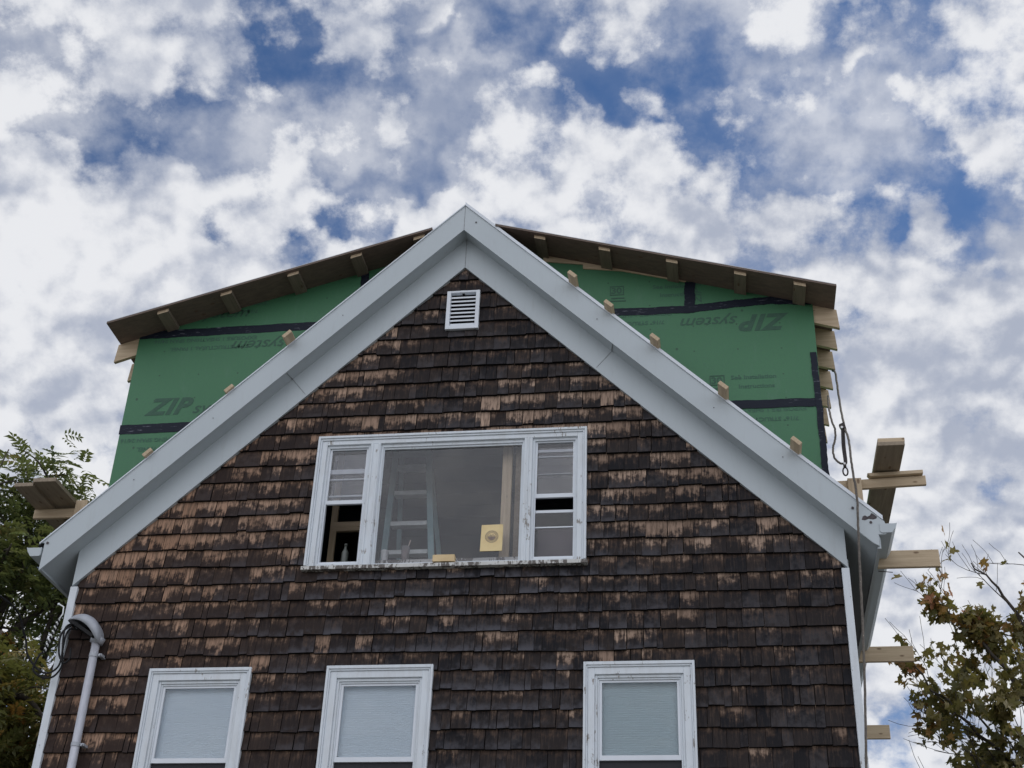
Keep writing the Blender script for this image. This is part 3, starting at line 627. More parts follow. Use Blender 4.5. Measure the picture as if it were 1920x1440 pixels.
# the bare upstairs room behind it
b = MB(); rx, ry0, ry1, rz0, rz1 = 1.95, 0.1005, 3.6, 6.34, 8.55
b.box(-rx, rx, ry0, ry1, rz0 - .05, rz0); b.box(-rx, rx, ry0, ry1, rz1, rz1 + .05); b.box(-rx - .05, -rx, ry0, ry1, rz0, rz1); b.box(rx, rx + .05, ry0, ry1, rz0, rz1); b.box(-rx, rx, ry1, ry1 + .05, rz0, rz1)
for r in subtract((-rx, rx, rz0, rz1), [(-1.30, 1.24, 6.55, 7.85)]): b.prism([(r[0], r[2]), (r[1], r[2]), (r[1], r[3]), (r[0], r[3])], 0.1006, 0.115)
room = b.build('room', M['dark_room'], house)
b = MB(); b.box(-0.70, 0.67, 0.0605, 0.1003, 6.575, 6.615); b.box(-1.29, 1.23, 0.1004, 0.26, 6.575, 6.615); b.build('inner_sill', M['sill'], room)
b = MB(); b.box(0.447, 0.540, 0.200, 0.245, rz0 + .001, rz1 - .001); b.build('stud', M['stud_wood'], room)
b = MB(); b.box(0.575, 0.640, 0.210, 0.29, rz0 + .001, rz1 - .001); b.build('stud', M['lumber_grey'], room)
for yy in (1.0, 1.6, 2.2, 2.8): MB().box(-rx + .002, rx - .002, yy, yy + .04, rz1 - .15, rz1 - .001).build('ceiling_joist', M['dark_room'], room)
MB().box(-1.32, -0.9, 0.55, 0.59, 7.17, 7.27).build('blocking', M['lumber_x'], room); MB().box(-1.32, -1.26, 0.551, 0.589, rz0 + .001, rz1 - .151).build('stud', M['lumber_z'], room)

# ------------------------------------------------------------------ the new storey
GX, GY = 3.526, 0.118; NR = 0.293; ZRID = 10.345     # underside of new roof: ZRID - NR*|x|
gw = MB()
def new_under(x): return ZRID - NR * abs(x)
for sx in (-1, 1): gw.prism([(sx * GX, ZFT - .28 - m_ * GX), (sx * GX, new_under(GX)), (0, ZRID), (0, ZFT - .28)], GY, GY + 0.012)
for sx in (-1, 1): gw.prism([(sx * GX, 6.9), (sx * (GX - .012), 6.9), (sx * (GX - .012), new_under(GX)), (sx * GX, new_under(GX))], GY + 0.0125, 9.0)
gw.box(-GX + .013, GX - .013, 8.98, 8.992, 6.9, new_under(GX))
green = gw.build('sheathing_wall', M['green'], house)
# (frame the wall opening: the room sits behind the old gable, inside this storey)
tp = []
def tape(pts, w):                                    # ribbon of tape on the wall along (x, z) points
    b = MB(); rt = random.Random(len(tp) + 3); n = 26; P = []
    for i in range(len(pts) - 1):
        for k in range(n): f = k / n; P.append((pts[i][0] + (pts[i + 1][0] - pts[i][0]) * f, pts[i][1] + (pts[i + 1][1] - pts[i][1]) * f))
    P.append(pts[-1]); L = []; Rr = []
    for i, p in enumerate(P):
        a = P[max(i - 1, 0)]; c_ = P[min(i + 1, len(P) - 1)]; dx, dz = c_[0] - a[0], c_[1] - a[1]; l = math.hypot(dx, dz) or 1; nx, nz = -dz / l, dx / l
        j = rt.uniform(-0.003, 0.003); wz = 0.0025 * math.sin(i * 0.55 + len(tp)); p = (p[0] + nx * wz, p[1] + nz * wz); L.append((p[0] + nx * (w / 2 + j), p[1] + nz * (w / 2 + j))); Rr.append((p[0] - nx * (w / 2 - j), p[1] - nz * (w / 2 - j)))
    y = GY - 0.003 - 0.0012 * len(tp)
    for i in range(len(P) - 1):
        q = [L[i], Rr[i], Rr[i + 1], L[i + 1]]
        b.prism(q, y, GY - 0.0005)
    o = b.build('seam_tape', M['tape'], green); tp.append(o); return o
tape([(-3.52, 9.338), (-2.6, 9.345), (-0.9, 9.36)], 0.098)
tape([(-3.535, 8.178), (-2.4, 8.186)], 0.108)
tape([(1.2, 9.335), (2.3, 9.325), (2.7, 9.362), (3.1, 9.385), (3.515, 9.352)], 0.088)
tape([(2.3, 8.182), (3.515, 8.175)], 0.092)
tape([(2.306, 9.29), (2.318, 9.66)], 0.108); tape([(-1.10, 9.6), (-1.12, 10.0)], 0.085)
tape([(3.488, 8.74), (3.500, 8.1), (3.503, 7.2)], 0.060)
# stamped lettering on the panels
def text(s, x, z, size, mat='ink', rot=0.0, shear=0.0, sx=1.0, off=0.0, y=GY - 0.0022, par=None, name='panel_print', align='LEFT', sp=1.0):
    cu = bpy.data.curves.new(name, 'FONT'); cu.body = s; cu.size = size; cu.shear = shear; cu.offset = off; cu.align_x = align; cu.space_character = sp; cu.resolution_u = 3
    tmp = bpy.data.objects.new('tmp_text', cu); COL.objects.link(tmp); bpy.context.view_layer.update()
    me = bpy.data.meshes.new_from_object(tmp.evaluated_get(bpy.context.evaluated_depsgraph_get())); bpy.data.objects.remove(tmp); bpy.data.curves.remove(cu)
    o0 = wloc(par) if par else Vector((0, 0, 0)); ca, sa = math.cos(rot), math.sin(rot)
    for v in me.vertices:
        a, b_ = v.co.x * sx, v.co.y
        v.co = Vector((x + a * ca - b_ * sa, y, z + a * sa + b_ * ca)) - o0
    me.materials.clear(); me.materials.append(M[mat]); me.name = name
    o = bpy.data.objects.new(name, me); COL.objects.link(o)
    if par: o.parent = par
    return o
PI = math.pi
def brand(x, z, s, rot):
    ca, sa = math.cos(rot), math.sin(rot)
    text('ZIP', x, z, 0.265 * s, 'ink', rot, 0.35, 1.06, 0.011 * s, par=green, sp=1.12)
    k = 0.485 * s; text('system', x + k * ca, z + k * sa, 0.185 * s, 'ink', rot, 0.35, 1.12, 0.0015, par=green)
brand(-3.28, 8.345, 1.0, 0); brand(3.262, 9.215, 0.98, PI); brand(-1.40, 9.205, 1.0, PI); brand(-3.42, 9.52, 1.0, 0)
def small(lines, x, z, rot=0.0, size=0.062):
    ca, sa = math.cos(rot), math.sin(rot)
    for i, (s, dx) in enumerate(lines):
        d_ = -0.105 * i; text(s, x + dx * ca - d_ * sa, z + dx * sa + d_ * ca, size, 'ink_faint', rot, 0.0, 1.1, 0.0015, par=green)
spec = [('7/16" STRUCTURAL 1 PANEL', 0.0), ('EXPOSURE 1 SHEATHING SPAN 24/16', -0.08)]
small(spec, -2.30, 9.16, PI); small(spec, -2.25, 9.60, PI); small(spec, 2.05, 9.205, PI); small(spec, 3.30, 8.03, PI); small(spec, -2.45, 7.96, PI)
for x, z in ((1.94, 9.60), (2.68, 8.47)): small([('See Installation', 0.0), ('Instructions', 0.07)], x, z, 0.0, 0.066)
def badge(x, z):
    b = MB(); frame(b, x, x + .145, z, z + .115, 0.010, GY - 0.003, GY - 0.001); b.box(x + .012, x + .150, GY - .003, GY - .001, z - .045, z - .03); b.box(x + .0, x + .165, GY - .003, GY - .001, z - .08, z - .065); b.build('badge_print', M['ink'], green)
    text('30', x + .012, z + .022, .105, 'ink', 0, 0, 1.05, 0.003, par=green)
badge(1.50, 9.545); badge(2.475, 8.41)
text('ZIP system', 2.43, 9.40, 0.12, 'ink_faint', PI / 2, 0.3, 1.0, 0.002, par=green)
# bare plywood strip left uncovered at the top right
b = MB(); b.prism([(0.80, 10.02), (1.22, 9.955), (1.22, 9.90), (1.62, 9.845), (2.28, 9.66), (2.28, 9.672), (0.80, 10.105)], GY - 0.012, GY - 0.0005); b.build('plywood_strip', M['lumber_x'], green)
# roof sheathing
b = MB(); RO = -0.262; XR = 3.735; XN = 0.335    # the old peak stands up through a notch in the new roof
def roof_sheet(b, e0, e1, yo):
    for sx in (-1, 1):
        for (xa, xb, ya) in ((0.0, XN, 0.117), (XN, XR, RO + yo)):
            b.mesh([(sx * x_, y_, new_under(x_) + e_) for e_ in (e0, e1) for (x_, y_) in ((xa, ya), (xb, ya), (xb, 9.3), (xa, 9.3))], [(0, 1, 2, 3), (7, 6, 5, 4), (0, 4, 5, 1), (1, 5, 6, 2), (2, 6, 7, 3), (3, 7, 4, 0)])
roof_sheet(b, 0.0, 0.017, 0.0)
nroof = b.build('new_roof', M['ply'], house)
b = MB(); roof_sheet(b, 0.0175, 0.024, -0.004)
b.build('roof_membrane', mat_plain('pale_roof_membrane', (0.55, 0.55, 0.56), (0.45, 0.45, 0.46), 5, 0.6), nroof)
for xx in (-3.16, -2.50, -1.80, -1.14, -0.48, 0.80, 1.47, 2.15, 2.82, 3.39):
    b = MB(); w = 0.064; sg = -1 if xx < 0 else 1
    xa, xb = xx - w * .9, xx + w * .9; za, zb_ = new_under(xa), new_under(xb)
    if xa * xb < 0: continue
    th = 0.038
    b.hexa([(xa, RO + .045, za - th), (xb, RO + .045, zb_ - th), (xb, GY - .001, zb_ - th), (xa, GY - .001, za - th), (xa, RO + .045, za - .001), (xb, RO + .045, zb_ - .001), (xb, GY - .001, zb_ - .001), (xa, GY - .001, za - .001)])
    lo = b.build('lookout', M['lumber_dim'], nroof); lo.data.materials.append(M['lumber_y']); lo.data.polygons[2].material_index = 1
# rafter tails along both new eaves
for sx in (-1, 1):
    for k in range(16):
        y = 0.135 + 0.385 * k
        b = MB(); b.prism([(sx * (GX + .001), new_under(GX) - .001), (sx * (XR + .02), new_under(XR + .02) - .001), (sx * (XR + .035), new_under(XR) - 0.225), (sx * (GX + .001), new_under(GX) - 0.205)], y, y + 0.04)
        b.build('rafter_tail', M['lumber_x'], nroof)

# ------------------------------------------------------------------ loose things
CLEATS = 'roof board ends sticking out past the white rake'
def cleat(x, yf, sx, label, L=0.75):
    b = MB(); w, th = 0.105, 0.040
    o_ = Vector((sx * abs(x), yf, ZFT + 0.016 - m_ * abs(x))) if sx > 0 else Vector((-abs(x), yf, ZFT + 0.016 - m_ * abs(x)))
    ang = math.atan(m_) * sx
    b.box(-w / 2, w / 2, 0, min(L, GY - 0.02 - yf), 0.0, th)
    ob = b.build('roof_cleat', M['lumber_y'], origin=(0, 0, 0), bevel=0.003); ob.location = o_; ob.rotation_euler = (0, ang, 0)
    return tag(ob, label, 'board', CLEATS)
for (x, yf, lb) in ((1.15, -0.41, 'pale board end on the right rake nearest the peak, below the bare plywood strip'),
                    (1.51, -0.37, 'pale board end at the left end of the upper right black tape'),
                    (1.955, -0.385, 'pale board end third from the peak on the right rake, below the upper tape'),
                    (2.58, -0.44, 'pale board end on the right rake covering part of a boxed 30 stamp'),
                    (3.205, -0.425, 'lowest pale board end on the right rake, near the green wall corner')): cleat(x, yf, 1, lb)
for (x, yf, lb) in ((1.70, -0.385, 'pale board end over the upside down lettering, highest on the left rake'),
                    (2.262, -0.275, 'stubby pale board end halfway down the left rake, right of the big dark letters'),
                    (2.985, -0.285, 'stubby pale board end lowest on the left rake, under the lower black tape')): cleat(x, yf, -1, lb)

# right-hand staging: a long plank on a bracket of two-by-fours
b = MB(); b.box(3.930, 4.168, -0.385, 8.6, 7.40, 7.440); tag(b.build('scaffold_plank', M['lumber_grey'], bevel=0.003), 'long grey plank running back above the right gutter, its end jutting highest', 'plank', 'staging planks on the right')
b = MB(); b.box(3.938, 4.172, -0.375, 8.5, 7.4405, 7.482); tag(b.build('scaffold_plank', M['lumber_x'], bevel=0.003), 'second plank lying flat on top of the grey staging plank on the right', 'plank', 'staging planks on the right')
def skew_board(x0, x1, xt, y0, y1, zl0, zl1, zr0, zr1, label):
    b = MB(); b.hexa([(x0, y0, zl0), (x1, y0, zr0), (x1, y1, zr0), (x0, y1, zl0), (xt, y0, zl1), (x1, y0, zr1), (x1, y1, zr1), (xt, y1, zl1)])
    return tag(b.build('bracket_board', M['lumber_x'], bevel=0.003), label, 'board')
skew_board(3.60, 4.395, 3.60, 0.132, 0.170, 7.235, 7.328, 7.265, 7.358, 'horizontal board of the right staging bracket, under the grey plank')
skew_board(3.90, 4.372, 3.872, 0.092, 0.170, 7.345, 7.380, 7.362, 7.398, 'short flat board between the grey plank and the right horizontal bracket board')
b = MB(); b.box(3.688, 3.812, 0.085, 0.1305, ZFT + 0.02 - m_ * 3.688, 7.330); tag(b.build('bracket_post', M['lumber_z'], bevel=0.003), 'short upright post of the right staging bracket, behind the grey rope', 'post')
# three boards sticking out under the right gutter
B3 = 'tan boards sticking out under the right gutter'
for (y, x1, z0, z1, lb) in ((0.30, 4.450, 6.525, 6.690, 'highest tan board sticking out to the right, nearest the gutter end'),
                    (2.60, 4.452, 6.490, 6.655, 'knotty tan board reaching the maple leaves, middle of the right row'),
                    (5.10, 4.430, 6.46, 6.625, 'lowest and shortest tan board sticking out beside the lower right corner')):
    b = MB(); b.box(3.615 if y > 1 else 3.90, x1, y, y + .04, z0, z1); tag(b.build('outrigger_board', M['lumber_x'], bevel=0.003), lb, 'board', B3)
# left-hand staging
b = MB(); b.box(-4.13, -3.893, -0.265, 8.6, 7.40, 7.442); tag(b.build('scaffold_plank', M['lumber_grey'], bevel=0.003), 'inner brown plank of the left staging, nearer the roof', 'plank', 'staging planks on the left')
b = MB(); b.box(-4.335, -4.135, -0.235, 8.6, 7.372, 7.412); tag(b.build('scaffold_plank', M['lumber_grey'], bevel=0.003), 'outer brown plank of the left staging, against the dark tree', 'plank', 'staging planks on the left')
b = MB(); b.box(-4.34, -3.70, 0.262, 0.300, 7.27, 7.370); tag(b.build('bracket_board', M['lumber_x'], bevel=0.003), 'pale crosswise board under the left staging planks', 'board')
b = MB(); b.box(-3.888, -3.765, 0.215, 0.2605, ZFT + 0.02 - m_ * 3.765, 7.435); tag(b.build('bracket_post', M['lumber_z'], bevel=0.003), 'short upright pale post of the left staging, beside the brown planks', 'post')
b = MB(); b.box(-4.10, -3.70, 0.3005, 8.0, 7.10, 7.14); tag(b.build('staging_ledger', M['lumber_grey'], bevel=0.003), 'dark board running back below the left staging planks', 'board')

# ropes on the right
def rope(name, pts, r, mat, label, cat, n=8):
    rt = random.Random(5); P = catmull(pts, 10); P = [p + Vector((rt.uniform(-.002, .002), rt.uniform(-.002, .002), 0)) for p in P]
    return tag(MB().tube(P, r, n).build(name, M[mat], smooth=True), label, cat)
rope('rope', [(3.742, 0.92, 9.02), (3.735, 0.62, 8.80), (3.712, 0.30, 8.30), (3.700, 0.02, 7.86), (3.712, -0.14, 7.60), (3.70, -0.27, 7.28), (3.712, -0.30, 6.95), (3.697, -0.30, 6.663), (3.680, -0.30, 6.35), (3.664, -0.30, 6.06), (3.632, -0.30, 5.45), (3.602, -0.30, 5.013), (3.560, -0.30, 4.5), (3.50, -0.30, 3.6), (3.46, -0.30, 2.2), (3.46, -0.28, -0.2), (3.6, -0.5, -0.38)], 0.0105, 'rope', 'long grey rope hanging from the new eave across the right end of the rake', 'rope')
ly = tag(empty('fall_lanyard', (3.66, 0.0, 7.35)), 'dark folded fall arrest lanyard with a steel snap hook hanging beside the rope', 'lanyard')
b = MB(); b.tube(catmull([(3.676, -0.02, 7.80), (3.668, 0.0, 7.62), (3.672, 0.0, 7.46), (3.664, 0.0, 7.43)], 6), 0.011, 8); b.tube(catmull([(3.690, -0.02, 7.80), (3.684, 0.0, 7.62), (3.686, 0.0, 7.46), (3.672, 0.0, 7.43)], 6), 0.010, 8); b.build('webbing', M['strap'], ly, smooth=True)
b = MB(); b.hexa([(3.655, -0.04, 7.80), (3.715, -0.04, 7.775), (3.715, -0.01, 7.775), (3.655, -0.01, 7.80), (3.648, -0.04, 7.835), (3.700, -0.04, 7.86), (3.700, -0.01, 7.86), (3.648, -0.01, 7.835)]); b.build('rope_grab', M['strap'], ly, bevel=0.004)
b = MB(); b.tube([(3.672, -0.045, 7.80), (3.672, -0.005, 7.80)], 0.012, 10); b.build('ring', M['steel'], ly)
b = MB(); b.tube([(3.668 + 0.022 * math.sin(a), 0.0, 7.355 + 0.042 * math.cos(a)) for a in [2 * PI * k / 16 for k in range(17)]], 0.0075, 8); b.box(3.655, 3.681, -0.012, 0.012, 7.395, 7.43); b.build('snap_hook', M['strap'], ly, smooth=True)
b = MB(); b.tube([(3.667, -.016, 7.432), (3.667, .016, 7.432)], 0.011, 10); b.build('ring', M['steel'], ly)
rope('tail_rope', [(3.60, 0.22, 8.30), (3.585, 0.10, 8.12), (3.590, 0.02, 7.92), (3.612, 0.0, 7.80), (3.606, 0.0, 7.70), (3.577, 0.0, 7.60), (3.583, 0.0, 7.50), (3.625, 0.0, 7.445), (3.658, 0.0, 7.437)], 0.010, 'rope', 'thin looping rope end between the green wall corner and the lanyard', 'rope')

# electric service mast on the left corner
mast = tag(empty('service_mast', (-3.22, -0.10, GZ)), 'grey electric conduit with a rounded weatherhead climbing the left end of the shingles', 'conduit')
b = MB(); b.tube([(-3.212, -0.10, GZ), (-3.216, -0.10, 3.0), (-3.218, -0.10, 5.80)], 0.038, 16); b.build('conduit', M['galv'], mast, smooth=True)
for zc in (5.665, 4.835, 3.6, 2.2):
    b = MB(); b.tube([(-3.217, -0.10, zc - .018), (-3.217, -0.10, zc + .018)], 0.042, 16); b.box(-3.17, -3.135, -0.11, -0.02, zc - .012, zc + .012); b.tube([(-3.15, -0.125, zc), (-3.15, -0.02, zc)], 0.009, 8); b.build('strap', M['hood'], mast)
# weatherhead: a half-dome hood leaning out to the left, open below
b = MB(); vs = []; fs = []; nu, nv = 16, 12
E1, N1, HC = Vector((0.84, 0, -0.54)), Vector((0.54, 0, 0.84)), Vector((-3.345, -0.115, 5.875))
for i in range(nu + 1):
    a = PI * i / nu                                  # along the hood from the pipe end to the lip
    for j in range(nv + 1):
        c_ = PI * j / nv                             # across it, front to back
        vs.append(HC + E1 * 0.192 * math.cos(a) + N1 * 0.140 * math.sin(a) * math.sin(c_) ** 0.8 + Vector((0, -1, 0)) * 0.115 * math.cos(c_) * (math.sin(a) ** 0.6 + 0.02) + N1 * 0.065 * math.sin(a) ** 2 * max(0.0, math.cos(c_)) ** 1.5)
for i in range(nu):
    for j in range(nv): k = i * (nv + 1) + j; fs.append((k, k + nv + 1, k + nv + 2, k + 1))
b.mesh(vs, fs); wh = b.build('weatherhead', M['hood'], mast, smooth=True)
so = wh.modifiers.new('solid', 'SOLIDIFY'); so.thickness = 0.008
b = MB(); b.tube([(-3.218, -0.10, 5.78), (-3.205, -0.10, 5.835)], [0.060, 0.068], 16); b.build('collar', M['hood'], mast, smooth=True)
b = MB(); b.bar(HC - E1 * 0.165 + N1 * 0.02, HC + E1 * 0.14 + N1 * 0.02, 0.18, 0.03, (0, 1, 0)); b.build('insulator', M['cable'], mast)
cb_ = tag(empty('service_cable', (-3.6, -0.15, 5.2)), 'black looping drop wires running from the weatherhead out to the left', 'cable')
for pts in ([(-3.44, -0.12, 5.93), (-3.49, -0.15, 5.95), (-3.528, -0.15, 5.878), (-3.50, -0.15, 5.645), (-3.52, -0.15, 5.535), (-3.60, -0.17, 5.475), (-3.70, -0.2, 5.52), (-3.79, -0.25, 5.64), (-3.83, -0.3, 5.80), (-3.90, -0.6, 6.0), (-4.3, -1.5, 6.05), (-6.0, -4.5, 6.3), (-9.0, -12.0, 7.2)],
            [(-3.42, -0.10, 5.92), (-3.50, -0.13, 5.90), (-3.51, -0.14, 5.72), (-3.485, -0.14, 5.56), (-3.54, -0.15, 5.45), (-3.64, -0.17, 5.44), (-3.72, -0.2, 5.50), (-3.70, -0.2, 5.62), (-3.688, -0.16, 5.68)],
            [(-3.46, -0.15, 5.95), (-3.55, -0.15, 5.86), (-3.535, -0.15, 5.68), (-3.47, -0.15, 5.58), (-3.42, -0.15, 5.62), (-3.43, -0.15, 5.72)]):
    b = MB(); b.tube(catmull(pts, 8), 0.0095, 8); b.build('wire', M['cable'], cb_, smooth=True)
hx = MB(); P1 = []; P2 = []
A, B_ = Vector((-3.607, -0.15, 6.0)), Vector((-3.682, -0.15, 5.68))
for k in range(60):
    f = k / 59; c_ = A.lerp(B_, f); ph = f * 48; o_ = Vector((math.cos(ph), math.sin(ph), 0.3 * math.cos(ph))) * 0.009; P1.append(c_ + o_); P2.append(c_ - o_)
hx.tube(P1, 0.0075, 6); hx.tube([A, Vector((-3.584, -0.14, 6.06)), Vector((-3.60, -0.12, 6.14)), Vector((-3.67, -0.08, 6.185))], 0.007, 6); hx.build('guy_wrap', M['foam'], cb_, smooth=True)
hy = MB(); hy.tube(P2, 0.0075, 6); hy.build('wire', M['cable'], cb_, smooth=True)

# things seen in the picture window
ld = tag(empty('step_ladder', (-0.5, 0.85, 6.34)), 'teal step ladder standing behind the glass of the picture window', 'ladder')
for a_, c_ in (((-0.835, 0.80, 6.345), (-0.775, 0.80, 8.20)), ((-0.275, 0.80, 6.345), (-0.435, 0.80, 8.20))): MB().bar(a_, c_, 0.032, 0.06, (0, 1, 0)).build('rail', M['ladder'], ld)
for a_, c_ in (((-0.80, 1.55, 6.345), (-0.74, 0.90, 8.20)), ((-0.26, 1.55, 6.345), (-0.45, 0.90, 8.20))): MB().bar(a_, c_, 0.03, 0.045, (0, 1, 0)).build('rear_leg', M['ladder'], ld)
for k, zc in enumerate((6.68, 7.00, 7.315, 7.66, 7.96)):
    f = (zc - 6.345) / 1.855; b = MB(); b.box(-0.82 + .06 * f + .025, -0.29 - .16 * f - .02, 0.76, 0.85, zc, zc + 0.045); b.build('step', M['step'], ld)
b = MB(); b.box(-0.79, -0.44, 0.75, 0.95, 8.19, 8.24); b.build('top_cap', M['ladder'], ld)
pp = MB(); pp.hexa([(0.298, 0.018, 6.660), (0.505, 0.018, 6.660), (0.505, 0.0205, 6.660), (0.298, 0.0205, 6.660), (0.304, 0.018, 6.928), (0.507, 0.018, 6.930), (0.507, 0.0205, 6.930), (0.304, 0.0205, 6.928)])
paper = tag(pp.build('notice', M['paper']), 'yellow paper notice with a round dark seal taped to the picture window', 'notice')
b = MB()
def ring(r0, r1, cx, cz, y, n=28):
    for k in range(n):
        a, c_ = 2 * PI * k / n, 2 * PI * (k + 1) / n
        b.face([(cx + r0 * math.cos(a), y, cz + r0 * math.sin(a)), (cx + r1 * math.cos(a), y, cz + r1 * math.sin(a)), (cx + r1 * math.cos(c_), y, cz + r1 * math.sin(c_)), (cx + r0 * math.cos(c_), y, cz + r0 * math.sin(c_))])
scx, scz, sy = 0.4035, 6.806, 0.0168
ring(0.058, 0.062, scx, scz, sy); ring(0.038, 0.042, scx, scz, sy)
for k in range(26): a = 2 * PI * k / 26; b.face([(scx + 0.046 * math.cos(a), sy, scz + 0.046 * math.sin(a)), (scx + 0.055 * math.cos(a), sy, scz + 0.055 * math.sin(a)), (scx + 0.055 * math.cos(a + .12), sy, scz + 0.055 * math.sin(a + .12)), (scx + 0.046 * math.cos(a + .12), sy, scz + 0.046 * math.sin(a + .12))])
b.face([(scx + 0.036 * math.cos(a), sy, scz + 0.036 * math.sin(a)) for a in [PI + PI * k / 10 for k in range(11)]])
for k, (xx, h) in enumerate(((-0.03, .012), (-0.018, .022), (-0.006, .018), (0.008, .026), (0.020, .014))): b.face([(scx + xx, sy, scz - .001), (scx + xx + .007, sy, scz - .001), (scx + xx + .007, sy, scz + h), (scx + xx, sy, scz + h)])
b.build('seal', M['print'], paper)
SZ = 6.616
b = MB(); b.lathe([(0.028, 0.0), (0.030, 0.004), (0.038, 0.098), (0.040, 0.100), (0.040, 0.108), (0.034, 0.112), (0.0, 0.112)], (-0.622, 0.10, SZ)); tag(b.build('paper_cup', M['foam'], smooth=True), 'white lidded cup at the left end of the picture window ledge', 'cup')
cup = tag(empty('iced_drink', (-0.426, 0.10, SZ)), 'clear plastic cup with a straw and pinkish drink on the picture window ledge', 'cup')
b = MB(); b.lathe([(0.0, 0.0), (0.031, 0.0), (0.044, 0.135), (0.046, 0.137), (0.046, 0.145), (0.030, 0.152)], (-0.426, 0.10, SZ)); b.build('cup', M['clear'], cup, smooth=True)
b = MB(); b.lathe([(0.0, 0.004), (0.024, 0.004), (0.033, 0.11), (0.0, 0.112)], (-0.426, 0.10, SZ)); b.build('drink', M['drink'], cup, smooth=True)
b = MB(); b.tube([(-0.435, 0.10, SZ + .02), (-0.385, 0.10, SZ + .215)], 0.005, 8); b.build('straw', M['straw'], cup)
b = MB(); b.box(-0.122, 0.082, -0.082, -0.022, 6.524, 6.590); b.box(-0.108, 0.068, -0.081, -0.023, 6.5902, 6.5912); tag(b.build('small_box', M['card'], bevel=0.002), 'small tan box lying on the outer sill of the picture window', 'box')
b = MB(); b.lathe([(0.0, 0.0), (0.030, 0.0), (0.032, 0.005), (0.032, 0.115), (0.022, 0.14), (0.013, 0.155), (0.013, 0.19), (0.015, 0.19), (0.015, 0.205), (0.0, 0.205)], (-1.016, 0.125, SZ)); tag(b.build('bottle', M['bottle'], smooth=True), 'dark glass bottle on the ledge of the left side light', 'bottle')

# ------------------------------------------------------------------ trees
def grow(rt, start, dr, length, rad, level, maxl, out, tips, up=0.25, spread=0.75, segs=6, kids=(3, 5)):
    p = Vector(start); d0 = Vector(dr).normalized(); pts = [p.copy()]; rads = [rad]
    for i in range(segs):
        d0 = (d0 + Vector((rt.gauss(0, .16), rt.gauss(0, .16), rt.gauss(0, .12) + up * 0.12))).normalized()
        p = p + d0 * length / segs; pts.append(p.copy()); rads.append(max(0.003, rad * (1 - 0.72 * (i + 1) / segs)))
    out.append((level, pts, rads))
    tips.append((level, pts))
    if level < maxl:
        for k in range(rt.randint(*kids)):
            f = rt.uniform(0.28, 1.0); i = min(segs - 1, int(f * segs)); q = pts[i].lerp(pts[i + 1], f * segs - i)
            ax = Vector((rt.gauss(0, 1), rt.gauss(0, 1), rt.gauss(0, .6))).normalized(); dd = (d0 * (1 - spread * .6) + ax * spread + Vector((0, 0, up))).normalized()
            grow(rt, q, dd, length * rt.uniform(.48, .72), max(0.004, rads[i] * rt.uniform(.45, .65)), level + 1, maxl, out, tips, up, spread, max(3, segs - 1), kids)

def leaflet(mb, p, dr, nrm, L, w, tint):
    dr = dr.normalized(); sd = dr.cross(nrm)
    if sd.length < 1e-4: sd = dr.orthogonal()
    sd.normalize(); up = sd.cross(dr); dp = up * (w * 0.35)
    mb.mesh([p, p + dr * L * .45 + sd * w + dp, p + dr * L - up * L * .12, p + dr * L * .45 - sd * w + dp, p + dr * L * .5], [(0, 1, 4), (1, 2, 4), (2, 3, 4), (3, 0, 4)], tint)
def pinnate(mb, rt, p, dr, L, tint):                 # a compound leaf of paired leaflets that droops
    dr = dr.normalized(); nrm = Vector((rt.gauss(0, .4), rt.gauss(0, .4), 1)).normalized(); n = rt.randint(4, 6)
    for i in range(n):
        f = (i + 1) / n; q = p + dr * L * f + Vector((0, 0, -L * .22 * f * f)); sd = dr.cross(nrm).normalized()
        for s in (-1, 1): leaflet(mb, q, (dr * .7 + sd * s + Vector((0, 0, rt.uniform(-.35, .1)))), nrm, L * rt.uniform(.32, .44), L * .078, tint)
    leaflet(mb, p + dr * L * 1.02 + Vector((0, 0, -L * .22)), dr, nrm, L * .36, L * .06, tint)
MAPLE = [(0, -0.1), (.22, -.02), (.50, -.08), (.36, .20), (.62, .46), (.33, .48), (.16, .50), (.20, .78), (0, 1.0)]
MAPLE = MAPLE + [(-x, y) for x, y in MAPLE[-2:0:-1]]
def maple_leaf(mb, rt, p, dr, L, tint):
    dr = dr.normalized(); nrm = Vector((rt.gauss(0, .8), rt.gauss(0, .8), rt.gauss(.3, .6))); sd = dr.cross(nrm)
    if sd.length < 1e-3: return
    sd.normalize(); up = sd.cross(dr); n = len(MAPLE)
    cup = rt.uniform(-.25, .35)
    vs = [p + dr * L * y + sd * L * x + up * L * (cup * abs(x) * 1.2 + rt.uniform(-.04, .04)) for x, y in MAPLE] + [p + dr * L * .3]
    mb.mesh(vs, [(i, (i + 1) % n, n) for i in range(n)], tint)

